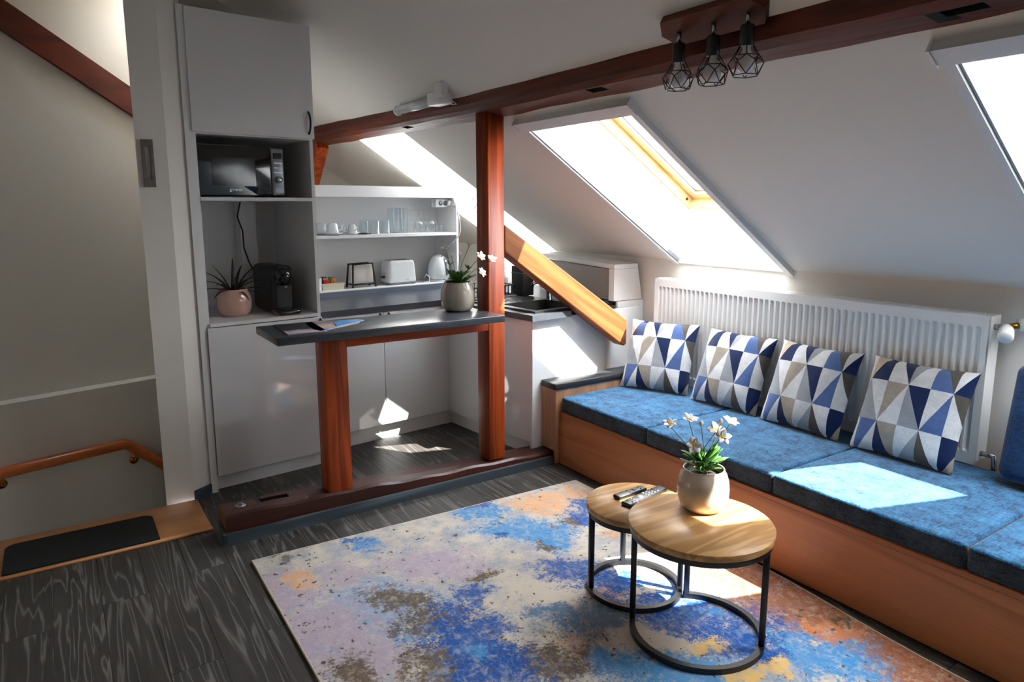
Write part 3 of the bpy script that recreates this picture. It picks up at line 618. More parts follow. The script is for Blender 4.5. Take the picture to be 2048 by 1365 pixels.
# open shelf unit over the worktop
sh = kthing('shelf_unit', 'open white two-tier shelf unit standing at the back of the worktop', 'shelf', 1.66, 4.355, .870)
SW = 1.385
P('edge_strip', (0, 0, .0), (SW, .008, .036), MT['ledge'], sh); P('base_board', (0, .008, 0.0), (SW, .29, .042), MT['whitem'], sh)
P('middle_shelf', (0, .002, .394), (SW-.018, .275, .414), MT['whitem'], sh); P('back_panel', (0, .275, .042), (SW, .29, .70), MT['whitem'], sh)
P('side_panel', (0, .0, .042), (.018, .275, .67), MT['whitem'], sh)
sp_ = MB(); sp_.prism([(0, .042), (.275, .042), (.275, .69), (.06, .69), (0, .618)], 0, .018); spo = sp_.build('side_panel', MT['whitem'], sh, (SW-.018, 0, 0)); spo.rotation_euler = (PI/2, 0, PI/2)
P('top_board', (0, -.004, .67), (SW, .285, .685), MT['whitem'], sh); P('fascia', (0, -.012, .67), (SW-.115, -.004, .745), MT['whitem'], sh); P('top_lid', (0, -.004, .73), (SW-.115, .285, .745), MT['whitem'], sh)
so_ = kthing('socket_strip', 'white double power socket under the end of the shelf top', 'socket', 2.90, 4.44, 1.470)
MB().rbox((0, 0, 0), (.115, .06, .062), .006, 2).build('housing', MT['trim'], so_)
for i in range(2): MB().lathe([(0, -.002), (.018, -.002), (.02, .004)], 20, (.045+.04*i, 0, .03), ax=1).build('outlet', MT['alu'], so_)
MB().rbox((.095, -.03, .01), (.125, .002, .05), .008, 2).build('plug', MT['trim'], so_)
cab2 = [k2w(3.01, 4.40, 1.50), k2w(3.035, 4.36, 1.46), k2w(3.045, 4.34, 1.38), k2w(3.05, 4.335, 1.30), k2w(3.04, 4.335, 1.265), k2w(2.98, 4.36, 1.19), k2w(2.93, 4.40, 1.12), k2w(2.93, 4.50, 1.02), k2w(2.94, 4.56, .925)]
tag(MB().tube(cab2, .0045, 8).build('kettle_cable', MT['cable']), 'grey cable looping from the power socket down to the kettle', 'cable')

ZS = 1.284
def onshelf(px_, b): 
    p = atn(px_, 470, (-math.sin(DK), math.cos(DK), 0), b); return p.x*math.cos(DK)+p.y*math.sin(DK)
def cup(label, px_, b, r, h, hz, group=None):
    a = onshelf(px_, b); t = kthing('coffee_cup', label, 'cup', a, b, ZS, group)
    MB().lathe([(0, .010), (.5*r, .004), (1.15*r, .006), (1.65*r, .016), (1.67*r, .018), (1.1*r, .011), (.0, .012)], 28).build('saucer', MT['ceramic'], t)
    MB().lathe([(r*.95, .014), (r, .016), (r*.97, .014+.35*h), (r*.82, .014+.8*h), (r*.62, .014+.97*h), (r*.55, .014+h), (0, .014+h)], 28).build('cup_body', MT['ceramic'], t)
    hp_ = [(r*.9, 0, .014+.78*h), (r*1.35, 0, .014+.72*h), (r*1.42, 0, .014+.45*h), (r*.98, 0, .014+.25*h)]
    c_ = MB().tube(hp_, .005, 8).build('handle', MT['ceramic'], t); c_.rotation_euler = (0, 0, math.radians(hz)); return t
cup('large white cup upturned on a saucer at the shelf front', 666, 4.42, .043, .068, -35)
cup('large white cup upturned at the far left of the shelf', 642, 4.543, .043, .068, 200)
cup('small white espresso cup upturned beside the black coaster', 705, 4.43, .032, .056, -80)
cup('small white espresso cup upturned behind the two saucers', 684, 4.55, .032, .056, -60)
cs_ = kthing('coaster', 'round black coaster leaning by the first tumbler', 'coaster', onshelf(728, 4.44), 4.44, ZS); MB().lathe([(0, 0), (.05, 0), (.052, .004), (.05, .009), (0, .007)], 28).build('disc', MT['black'], cs_)
def glassware(name, label, cat, px_, b, prof, group): 
    t = kthing(name, label, cat, onshelf(px_, b), b, ZS+.0005, group); MB().lathe(prof, 24).build('glass_body', MT['glass'], t); return t
tum = [(0, .004), (.030, .004), (.032, 0), (.034, .004), (.037, .092), (.0385, .094), (.0365, .092), (.0325, .010), (0, .008)]
tumi = [(r, .094-z) for r, z in tum]
for (px_, b_), lb_ in zip(((729, 4.55), (750, 4.47), (771, 4.49)), ('upturned clear tumbler behind the black coaster', 'upturned clear tumbler between two other tumblers', 'upturned clear tumbler next to the tall glasses')): glassware('tumbler', lb_, 'tumbler', px_, b_, tumi, 'tumblers on the shelf')
tl = [(0, .006), (.024, .006), (.026, 0), (.027, .006), (.025, .06), (.030, .18), (.031, .182), (.029, .18), (.0235, .06), (.0235, .012), (0, .012)]
for (px_, b_), lb_ in zip(((784, 4.55), (793, 4.48), (801, 4.56), (809, 4.49)), ('tall slim clear glass right beside the tumblers', 'tall slim clear glass at the front of the tall cluster', 'tall slim clear glass at the back of the tall cluster', 'tall slim clear glass next to the wine glasses')): glassware('tall_glass', lb_, 'glass', px_, b_, tl, 'tall glasses on the shelf')
wg = [(.030, 0), (.032, .002), (.040, .045), (.036, .075), (.015, .098), (.004, .105), (.0035, .155), (.006, .160), (.033, .163), (.033, .165), (0, .166)]
for (px_, b_), lb_ in zip(((822, 4.57), (837, 4.46), (848, 4.57), (861, 4.47)), ('upside-down wine glass behind the tall glasses', 'upside-down wine glass at the shelf front between tall and shot glasses', 'upside-down wine glass standing behind two front ones', 'upside-down wine glass beside the shot glasses')): glassware('wine_glass', lb_, 'wine glass', px_, b_, wg, 'wine glasses on the shelf')
shot = [(0, .012), (.017, .012), (.018, 0), (.019, .002), (.021, .058), (.0195, .058), (.0175, .014), (0, .014)]
for (px_, b_), lb_ in zip(((872, 4.48), (882, 4.47)), ('small clear shot glass beside the wine glasses', 'small clear shot glass nearest the shelf end panel')): glassware('shot_glass', lb_, 'shot glass', px_, b_, shot, 'shot glasses on the shelf')

ZL = .912
def onledge(px_, b): return onshelf(px_, b)
mg = kthing('white_mug', 'white mug half hidden at the left end of the lower shelf', 'mug', onledge(627, 4.44), 4.44, ZL)
MB().lathe([(0, 0), (.034, 0), (.038, .004), (.040, .085), (.041, .087), (.0385, .085), (.036, .008), (0, .007)], 28).build('mug_body', MT['ceramic'], mg)
bk_ = kthing('sachet_tray', 'cream plastic tray of sugar and tea sachets on the lower shelf', 'tray', onledge(641, 4.42), 4.42, ZL)
tb_ = MB(); o4 = [(0, 0), (.15, 0), (.15, .10), (0, .10)]; i4 = [(-.008, -.008), (.158, -.008), (.158, .108), (-.008, .108)]
vs = [(x, y, 0) for x, y in o4] + [(x, y, .048) for x, y in i4] + [(x*.96+.003, y*.94+.003, .048) for x, y in i4] + [(x*.96+.003, y*.94+.003, .004) for x, y in o4]
tb_.add(vs, [(0, 1, 2, 3)] + [(k, (k+1) % 4, 4+(k+1) % 4, 4+k) for k in range(4)] + [(4+k, 4+(k+1) % 4, 8+(k+1) % 4, 8+k) for k in range(4)] + [(8+k, 8+(k+1) % 4, 12+(k+1) % 4, 12+k) for k in range(4)] + [(12, 13, 14, 15)])
tb_.build('tray_body', MT['cream'], bk_)
for i, (mt_, x, y, tl_) in enumerate((('red', .03, .03, .2), ('orange', .05, .045, -.15), ('black', .035, .07, .1), ('red', .10, .04, -.3), ('orange', .075, .03, .25), ('green', .065, .025, .1))):
    sx = kthing('sachet', ('red sugar sachet at the front of the cream tray', 'orange tea sachet in the middle of the cream tray', 'black coffee sachet standing at the back of the cream tray', 'red sachet leaning at the right of the cream tray', 'orange sachet tilted against the tray rim', 'small green tea sachet at the tray front')[i], 'sachet', *( (lambda w: (w[0], w[1]))((onledge(641, 4.42)+x, 4.42+y)) ), ZL+.006, 'sachets in the cream tray', .4*math.sin(i*2))
    q = MB().rbox((-.02, -.004, 0), (.02, .004, .068+.008*(i % 3)), .003, 1).build('packet', MT[mt_], sx); q.rotation_euler = (tl_, tl_*.5, 0)
nh = kthing('napkin_holder', 'black wire napkin holder filled with white napkins beside the toaster', 'napkin holder', onledge(700, 4.42), 4.42, ZL)
for y in (0, .07):
    fr = MB(); fr.tube([(0, y-.012 if y == 0 else y+.012, .004), (.012, y, .165), (.165, y, .17), (.178, y-.012 if y == 0 else y+.012, .004)], .0075, 8); fr.tube([(.006, y, .025), (.172, y, .025)], .005, 8); fr.build('frame', MT['black'], nh)
fr = MB(); fr.tube([(.01, 0, .025), (.01, .07, .025)], .005, 8); fr.tube([(.17, 0, .025), (.17, .07, .025)], .005, 8); fr.build('crossbar', MT['black'], nh)
MB().rbox((.014, .012, .03), (.172, .058, .16), .004, 2).build('napkins', MT['paper'], nh)
ts = kthing('toaster', 'white two-slot toaster on the lower shelf beside the kettle', 'toaster', onledge(776, 4.41), 4.41, ZL)
tm = MB(); bm = bmesh.new(); bmesh.ops.create_cube(bm, size=1)
for v in bm.verts:
    top = v.co.z > 0; v.co = Vector((.005+(v.co.x+.5)*.235 - (.012*(v.co.x*2) if top else 0), .01+(v.co.y+.5)*.15 - (.01*v.co.y*2 if top else 0), .012+(v.co.z+.5)*.165))
bmesh.ops.bevel(bm, geom=list(bm.edges), offset=.02, segments=4, profile=.5, affect='EDGES'); bm.verts.index_update()
tm.add([v.co[:] for v in bm.verts], [[v.index for v in f.verts] for f in bm.faces], 0, True); bm.free(); tm.build('shell', MT['ceramic'], ts)
for y in (.055, .105): P('slot', (.04, y-.012, .172), (.205, y+.012, .1785), MT['black'], ts)
P('base', (.012, .018, .004), (.235, .152, .014), MT['silverp'], ts); P('lever', (-.012, .07, .05), (.006, .10, .064), MT['blackp'], ts)
for x in (.03, .215):
    for y in (.03, .14): MB().lathe([(0, 0), (.01, 0), (.01, .006)], 10, (x, y, 0)).build('foot', MT['black'], ts)
text('lettering', 'sencor', .011, MT['black'], ts, (.155, .008, .034), (PI/2, 0, 0))
kt = kthing('kettle', 'rounded white electric kettle with a grey water gauge on the lower shelf', 'kettle', onledge(876, 4.46), 4.46, ZL)
MB().lathe([(0, 0), (.076, 0), (.078, .006), (.072, .018), (0, .018)], 32).build('power_base', MT['ceramic'], kt)
MB().lathe([(.072, .020), (.082, .03), (.084, .06), (.079, .11), (.068, .155), (.05, .185), (.025, .20), (0, .204)], 32).build('body', MT['ceramic'], kt)
g_ = MB().tube([(.0, -.083, .05), (0, -.083, .09), (0, -.077, .13), (0, -.062, .17)], .011, 10).build('water_gauge', MT['silverp'], kt); g_.rotation_euler = (0, 0, .25)
MB().tube([(.07, .0, .16), (.12, .0, .15), (.125, 0, .09), (.085, 0, .05)], .012, 10).build('handle', MT['ceramic'], kt)
tc_ = [k2w(onledge(846, 4.46), 4.46, ZL+.03), k2w(onledge(852, 4.43), 4.44, ZL+.06), k2w(onledge(857, 4.43), 4.43, ZL+.04), k2w(onledge(855, 4.42), 4.41, ZL+.006), k2w(onledge(845, 4.42), 4.42, ZL+.005)]
tsi = Matrix.Translation(ts.location) @ Matrix.Rotation(DK, 4, 'Z')
MB().tube([tsi.inverted() @ Vector(p) for p in tc_], .0035, 8).build('cord', MT['ceramic'], ts)
# vase of yellow sticks and a pink orchid behind the post
vs_ = kthing('straw_vase', 'clear vase packed with lime-yellow sticks behind the timber post', 'vase', 3.26, 4.15, .870)
MB().lathe([(0, .003), (.055, .003), (.057, 0), (.06, .006), (.062, .24), (.06, .24), (.056, .012), (0, .012)], 28).build('vase', MT['glass'], vs_)
rs = random.Random(9)
for i in range(26):
    a = rs.uniform(0, 6.3); r0 = .04*rs.random()**.5; r1 = .05*rs.random()**.5
    MB().tube([(r0*math.cos(a), r0*math.sin(a), .014), (r1*math.cos(a+.5), r1*math.sin(a+.5), rs.uniform(.2, .3))], .004, 6).build('stick', MT['pebble'], vs_)
orc = kthing('orchid', 'magenta orchid in a white pot half hidden by the timber post', 'plant', 3.37, 4.24, .870)
MB().lathe([(0, 0), (.045, 0), (.06, .11), (.055, .11), (.045, .09), (0, .09)], 24).build('pot', MT['ceramic'], orc)
vd = Vector((FW.x, FW.y, 0)).normalized(); oo = Vector(orc.location)
for i, (px_, py_) in enumerate(((946, 399), (948, 417), (955, 380))):
    p = atn(px_, py_, tuple(vd), vd.dot(oo)) - oo
    MB().tube([(0, 0, .09), Vector((.01, .02, .3)), p], .003, 6).build('stem', MT['stem'], orc)
    f_ = MB().lathe([(0, .003), (.007, 0), (0, -.004)], 8).build('flower', MT['pollen'], orc, p)
    for k in range(5):
        o = leaf_mesh(.03, .028, .3, -.2, 5, .3).build('petal', MT['pinkpetal'], f_); o.rotation_euler = (PI/2.4, k*1.256, .6); 

# ================================================================== BAR
bar = tag(MB().rbox((.760, 2.942, .890), (1.905, 3.305, .9245), .003, 2).build('bar_counter', MT['worktop']), 'charcoal laminate bar top resting on the short orange post', 'counter')
rl = tag(MB().rbox((1.122, 3.112, .818), (1.910, 3.20, .889), .004, 2).build('bar_rail', MT['railwood']), 'horizontal orange rail under the bar top between the two posts', 'rail')
fp = planter('flower_pot', 'white anemones in a greige ceramic pot on the bar top', 'plant', (1.788, 3.225, .9247), .093, .155, MT['pot_grey'])
flowers_from_pixels(fp, .15, [(891, 497, 1.0, (-.2, .9, .2), .0), (938, 490, 1.0, (.1, .95, -.2), .03), (961, 514, 1.0, (.6, .6, .5), -.05), (983, 519, 1.0, (.4, .7, .6), -.06), (963, 546, 1.0, (.75, .5, .4), -.07)], [(903, 513, .02), (920, 511, .0)], 0, 31, 46)
b1 = tag(MB().add([(-.085, -.14, .0), (.085, -.16, .0), (.105, .13, .0), (-.07, .15, .0), (-.085, -.14, .004), (.085, -.16, .004), (.105, .13, .004), (-.07, .15, .004)], [(3, 2, 1, 0), (4, 5, 6, 7), (0, 1, 5, 4), (1, 2, 6, 5), (2, 3, 7, 6), (3, 0, 4, 7)]).build('brochure', None and 0 or plain('x', (200, 200, 200)), None), 'closed brochure with a dark photo cover on the bar top', 'brochure')
b1.location = (.905, 3.135, .925); b1.data.materials.clear()
def brochure_mat(name, bands, ax=1, sc_=6):
    m, nt, nd, lk, p = nmat(name); tc = N(nt, 'ShaderNodeTexCoord').outputs['Object']; sx = N(nt, 'ShaderNodeSeparateXYZ'); lk.new(tc, sx.inputs[0])
    nz = noise(nt, tc, 22, 5, .6); v = mth(nt, 'ADD', sx.outputs[ax], mth(nt, 'MULTIPLY_ADD', nz, .10, -.05))
    mr = N(nt, 'ShaderNodeMapRange'); lk.new(v, mr.inputs[0]); mr.inputs[1].default_value = -.16; mr.inputs[2].default_value = .16
    cr = N(nt, 'ShaderNodeValToRGB'); lk.new(mr.outputs[0], cr.inputs[0]); e = cr.color_ramp.elements
    e[0].position, e[0].color = bands[0][0], lin(bands[0][1]); e[1].position, e[1].color = bands[1][0], lin(bands[1][1])
    for pos, c in bands[2:]: x = e.new(pos); x.color = lin(c)
    lk.new(cr.outputs[0], p.inputs['Base Color']); p.inputs['Roughness'].default_value = .3; return m
b1.data.materials.append(brochure_mat('brochure_city_photo', [(.0, (168, 158, 168)), (.30, (160, 150, 158)), (.33, (96, 66, 52)), (.42, (40, 42, 44)), (.8, (34, 40, 40)), (1, (52, 56, 56))]))
ln = MB()
for i in range(11): ln.box((-.05+.0095*i, -.118-.001*i, .0042), (-.0435+.0095*i+.001*(i % 3), -.110-.001*i, .0046))
ln.build('cover_line', MT['paper'], b1)
b2 = tag(MB().prism([(-.13, -.06), (-.115, -.115), (.12, .02), (.10, .09), (-.06, .16), (-.11, .13)], 0, .004).build('leaflet', brochure_mat('leaflet_blue_peach', [(0, (60, 130, 200)), (.22, (70, 150, 215)), (.36, (206, 172, 150)), (.6, (196, 160, 140)), (.8, (90, 84, 90)), (1, (150, 140, 140))], 1)), 'folded blue and peach leaflet on the bar top', 'leaflet'); b2.location = (1.08, 3.115, .925)
b3 = tag(MB().prism([(-.09, -.05), (.075, .035), (.06, .075), (-.02, .10), (-.07, .05)], 0, .003).build('leaflet', brochure_mat('leaflet_cyan', [(0, (40, 120, 190)), (.5, (50, 140, 205)), (.6, (120, 180, 220)), (1, (60, 140, 200))], 0)), 'bright blue leaflet fanned out under the peach one', 'leaflet'); b3.location = (1.155, 3.12, .9292)

# ================================================================== BENCH
bn = thing('bench', 'long built-in wooden bench box under the blue seat cushions', 'bench', (2.336, 1.3, 0))
def R(a, b): return [tuple(Vector(p)-Vector((2.336, 1.3, 0))) for p in (a, b)]
boxp('front_panel', *R((2.336, -.6, .012), (2.354, 3.035, .297)), MT['bench'], bn); boxp('edge_strip', *R((2.336, -.6, .2985), (2.40, 3.035, .317)), MT['bench'], bn)
boxp('seat_board', *R((2.40, -.6, .299), (3.22, 3.035, .317)), MT['bench'], bn); boxp('end_panel', *R((2.354, 3.017, .012), (3.22, 3.035, .299)), MT['bench'], bn); boxp('plinth', *R((2.36, -.6, 0), (2.375, 3.03, .012)), MT['black'], bn)
be = thing('bench_end_cabinet', 'narrow oak box with black lid closing the far end of the bench', 'cabinet', (2.31, 3.04, 0))
boxp('body', (0, 0, .085), (.78, .135, .444), MT['benchend'], be); boxp('body_panel', (0, 0, .012), (.03, .012, .085), MT['benchend'], be)
MB().rbox((-.004, -.004, .445), (.78, .137, .480), .002, 1).build('lid', MT['worktope'], be)
seams = [3.036, 2.357, 1.64, .92, .2, -.5]
for i, (y1, y0) in enumerate(zip(seams, seams[1:])):
    L = y1-y0; mb = MB(); bm = bmesh.new(); bmesh.ops.create_cube(bm, size=1)
    for v in bm.verts: v.co = Vector((.004+(v.co.x+.5)*.78, .0015+(v.co.y+.5)*(L-.003), .0+(v.co.z+.5)*.088))
    bmesh.ops.bevel(bm, geom=list(bm.edges), offset=.018, segments=4, profile=.6, affect='EDGES'); bmesh.ops.subdivide_edges(bm, edges=list(bm.edges), cuts=2, use_grid_fill=True); bm.verts.index_update()
    rr = random.Random(i)
    for v in bm.verts: v.co.z += .0025*math.sin(v.co.y*9+i)*math.sin(v.co.x*7) if v.co.z > .05 else 0
    fr = [0]*len(bm.faces)
    vs = [v.co[:] for v in bm.verts]; fs = [[v.index for v in f.verts] for f in bm.faces]; bm.free(); mb.add(vs, fs, 0, True)
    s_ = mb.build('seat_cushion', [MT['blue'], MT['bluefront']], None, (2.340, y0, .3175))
    for f in s_.data.polygons: f.material_index = 1 if f.normal.z < .45 else 0  # side and bottom faces take the darker fabric colour
    tag(s_, ['blue chenille seat cushion next to the black-lidded bench end', 'blue chenille seat cushion below the two middle scatter cushions', 'blue chenille seat cushion with the big sunlit patch', 'blue chenille seat cushion in front of the upright back cushion', 'blue chenille seat cushion at the cut-off near end of the bench'][i], 'cushion', 'seat cushions on the bench')
bc = MB().rbox((0, 0, 0), (.13, .80, .46), .045, 5).build('back_cushion', MT['bluedark'], None, (2.955, .30, .434)); bc.rotation_euler = (0, math.radians(11), 0)
tag(bc, 'deep blue upright back cushion leaning by the radiator end', 'cushion')

# scatter cushions: triangle patchwork
CELL = {(0, -1): 'WE', (0, 0): 'EN', (0, 1): 'NL', (0, 2): 'GL', (0, 3): 'DB', (0, 4): 'LN', (1, -1): 'LG', (1, 0): 'LG', (1, 1): 'TL', (1, 2): 'NG', (1, 3): 'LB', (1, 4): 'DL', (2, -1): 'LW', (2, 0): 'BL', (2, 1): 'TN', (2, 2): 'LG', (2, 3): 'WD', (2, 4): 'NT'}
# each entry: upper triangle, lower triangle of the cell; diagonal direction follows the diamond layout
def diag(row, c): return '\\' if ((c % 2 == 0) == (row == 1)) else '/'
keys = 'LWGTDNBME'
def pillow(label, BL, BR, lean, S, seed, top_lift=0):
    rs = random.Random(seed); mb = MB(); c0, c1 = -.28, 4.62; rows = (.62, 1.62, 2.38)
    us = sorted(set([c0, c1] + [k/6 for k in range(math.ceil(c0*6), math.floor(c1*6)+1)])); rv = sorted(set([0, rows[2]] + [rows[0] + k/6 for k in range(-3, 11) if 0 < rows[0]+k/6 < rows[2]]))
    H_ = rows[2]; T_ = .062
    ph = [rs.uniform(0, 6.3) for _ in range(6)]
    def sh_(u, v, side):
        a, b = 2*u-1, 2*v-1
        e = max(0, (1-abs(a)**2.6))*max(0, (1-abs(b)**2.6)); t = T_*e**.48
        pin = .055*(1-(1-abs(a)**2)**.5 * 1.0)*0
        x = a*.5*S*(1 - .055*(1-abs(b)**2.2)*abs(a)**3 ) ; z = b*.5*S*(1 - .05*(1-abs(a)**2.2)*abs(b)**3)
        wr = .0035*math.sin(a*7+b*3+ph[0])*math.sin(b*6-a*2+ph[1])*min(1, e*3) + .003*math.sin(14*b+ph[2]+3*a)*max(0, abs(a)-.55)
        return (x, side*(t+wr), z)
    nu, nv = len(us), len(rv); fv = {}; 
    def U(u): return (u-c0)/(c1-c0)
    vs = []
    for side in (-1, 1):
        for j, r in enumerate(rv):
            for i, u in enumerate(us):
                vs.append(sh_(U(u), 1-r/H_, side))
    fs, mi = [], []
    for j in range(nv-1):
        for i in range(nu-1):
            uc, rc = (us[i]+us[i+1])/2, (rv[j]+rv[j+1])/2; c = math.floor(uc); row = 0 if rc < rows[0] else 1 if rc < rows[1] else 2
            q = [j*nu+i, j*nu+i+1, (j+1)*nu+i+1, (j+1)*nu+i]      # tl, tr, br, bl
            top_, bot_ = CELL.get((row, c), 'LL'); dg = diag(row, c); r0 = (rows[0]-1, rows[0], rows[1])[row]
            def colr(u, r):
                fx, fy = u-c, r-r0
                up = fy < (fx if dg == '\\' else 1-fx); return keys.index(top_ if up else bot_)
            u0, u1, a0, a1 = us[i], us[i+1], rv[j], rv[j+1]
            if dg == '\\': tris = ((q[0], q[1], q[2], (u0+2*u1)/3, (2*a0+a1)/3), (q[0], q[2], q[3], (2*u0+u1)/3, (a0+2*a1)/3))
            else: tris = ((q[0], q[1], q[3], (2*u0+u1)/3, (2*a0+a1)/3), (q[1], q[2], q[3], (u0+2*u1)/3, (a0+2*a1)/3))
            for a, b, d, uu, r in tris: fs.append((a, b, d)); mi.append(colr(uu, r))
            o = nu*nv; fs.append(tuple(o+k for k in (q[3], q[2], q[1], q[0]))); mi.append(keys.index('D'))
    mb.v = vs; mb.f = fs; mb.mi = mi; mb.sm = [True]*len(fs)
    o = mb.build('scatter_cushion', [PM[k] for k in keys])
    BL, BR = Vector(BL), Vector(BR); ax = (BR-BL).normalized(); nrm = Vector((0, 0, 1)).cross(ax)      # points to the wall
    up = (Vector((0, 0, 1))*math.cos(lean) + nrm*math.sin(lean)).normalized(); fw = up.cross(ax) 
    ctr = (BL+BR)/2 + up*(S*.5) + nrm*T_*.75
    Mx = Matrix((ax, up.cross(ax)*1, up)).transposed().to_4x4(); Mx.translation = ctr; o.matrix_world = Mx
    tag(o, label, 'cushion', 'triangle patterned scatter cushions'); return o
PZ = .409
pillow('triangle patterned scatter cushion turned towards the diagonal strut', (2.735, 3.005, PZ), (2.895, 2.615, PZ), .40, .42, 1)
pillow('triangle patterned scatter cushion second from the diagonal strut', (2.862, 2.595, PZ), (2.885, 2.160, PZ), .40, .42, 2)
pillow('triangle patterned scatter cushion third from the diagonal strut', (2.872, 2.150, PZ), (2.870, 1.700, PZ), .40, .425, 3)
pillow('triangle patterned scatter cushion partly in sunlight by the radiator end', (2.862, 1.655, PZ), (2.868, 1.225, PZ), .40, .43, 4)

# ================================================================== RADIATOR
rd = thing('radiator', 'wide white panel radiator on the knee wall behind the bench', 'radiator', (3.10, 1.227, .415))
RL, RH = 1.853, .617
fp_ = MB(); prof = []                       # ribs along y
z0, z1, z2, z3 = .0, .055, RH-.05, RH
nr = 54; pitch = (RL-.05)/nr; ysx = [(0, 0)]
y = .025
for i in range(nr):
    for f_, dpt in ((.0, 0), (.22, 1), (.50, 1), (.72, 0)): ysx.append((y+f_*pitch, dpt))
    y += pitch
ysx.append((RL, 0))
vs = []
for zz, k in ((z0, 0), (z1-.008, 0), (z1, 1), (z2, 1), (z2+.008, 0), (z3, 0)):
    for yy, d in ysx: vs.append((.015*d*k, yy, zz))
m = len(ysx); fs = [(j*m+i, j*m+i+1, (j+1)*m+i+1, (j+1)*m+i) for j in range(5) for i in range(m-1)]
o = len(vs); vs += [(.02, 0, 0), (.02, RL, 0), (.02, RL, RH), (.02, 0, RH)]; fs += [(o, o+1, o+2, o+3)]
fp_.add(vs, fs).build('front_panel', MT['enamel'], rd)
ed = MB(); ed.tube([(.004, .004, 0), (.004, RL-.004, 0), (.004, RL-.004, RH), (.004, .004, RH)], .004, 6, closed=True); ed.build('panel_edge', MT['enamel'], rd)
for y in (0, RL-.004): boxp('side_cover', (.014, y-.001, .012), (.10, y+.005, RH+.004), MT['enamel'], rd)
gr = MB(); gr.box((.012, 0, RH-.012), (.02, RL, RH+.004)); gr.box((.09, 0, RH-.012), (.10, RL, RH+.004))
for i in range(120): gr.box((.02, RL*i/120+.002, RH-.008), (.09, RL*i/120+.009, RH+.002))
gr.build('top_grille', MT['enamel'], rd); boxp('rear_panel', (.085, .01, .01), (.098, RL-.01, RH-.02), MT['enamel'], rd); boxp('wall_bracket', (.095, .4, .1), (.13, .44, .5), MT['enamel'], rd); boxp('wall_bracket', (.095, 1.4, .1), (.13, 1.44, .5), MT['enamel'], rd)
vl = MB(); vl.tube([(.05, .0, .575), (.05, -.03, .575)], .012, 12); vl.build('valve_body', MT['steel'], rd)
MB().tube([(.05, -.04, .575), (.02, -.055, .568), (-.035, -.075, .552), (-.040, -.077, .55)], [.02, .026, .027, .02], 18).build('thermostat_head', MT['trim'], rd)
MB().tube([(.05, -.045, .58), (.09, -.085, .59)], .013, 12).build('brass_nut', MT['brass'], rd)
MB().tube([(.075, -.075, .588), (.112, -.11, .597)], .026, 18).build('pipe_cover', MT['trim'], rd)
MB().tube([(.05, 0, .04), (.05, -.05, .04), (.05, -.055, -.01), (.05, -.055, -.08)], .011, 10).build('lower_pipe', MT['steel'], rd)

# ================================================================== RUG
RC = Vector((1.42, 1.65, 0)); rc = [Vector(p) for p in ((.585, 2.856, 0), (2.250, 2.785, 0), (2.255, .42, 0), (.568, .42, 0))]
mb = MB(); nu, nv = 24, 36; vs = []
for z in (.001, .011):
    for j in range(nv+1):
        for i in range(nu+1):
            s, t = i/nu, j/nv; p = rc[0].lerp(rc[1], s).lerp(rc[3].lerp(rc[2], s), t)
            p.x += s**4*(.062*math.exp(-((p.y-1.7)/.55)**2) - .0) + .004*math.sin(p.y*5)*s; vs.append((p.x-RC.x, p.y-RC.y, z))
o = (nu+1)*(nv+1); fs = []
for j in range(nv):
    for i in range(nu):
        q = (j*(nu+1)+i, j*(nu+1)+i+1, (j+1)*(nu+1)+i+1, (j+1)*(nu+1)+i); fs += [q, tuple(o+k for k in q[::-1])]
edge = [(i, 0) for i in range(nu)] + [(nu, j) for j in range(nv)] + [(i, nv) for i in range(nu, 0, -1)] + [(0, j) for j in range(nv, 0, -1)]
ei = [j*(nu+1)+i for i, j in edge]
for a, b in zip(ei, ei[1:]+ei[:1]): fs.append((a, b, o+b, o+a))
rug = thing('rug', 'abstract painterly rug in cream, blue, lavender and rust under the nesting tables', 'rug', tuple(RC))
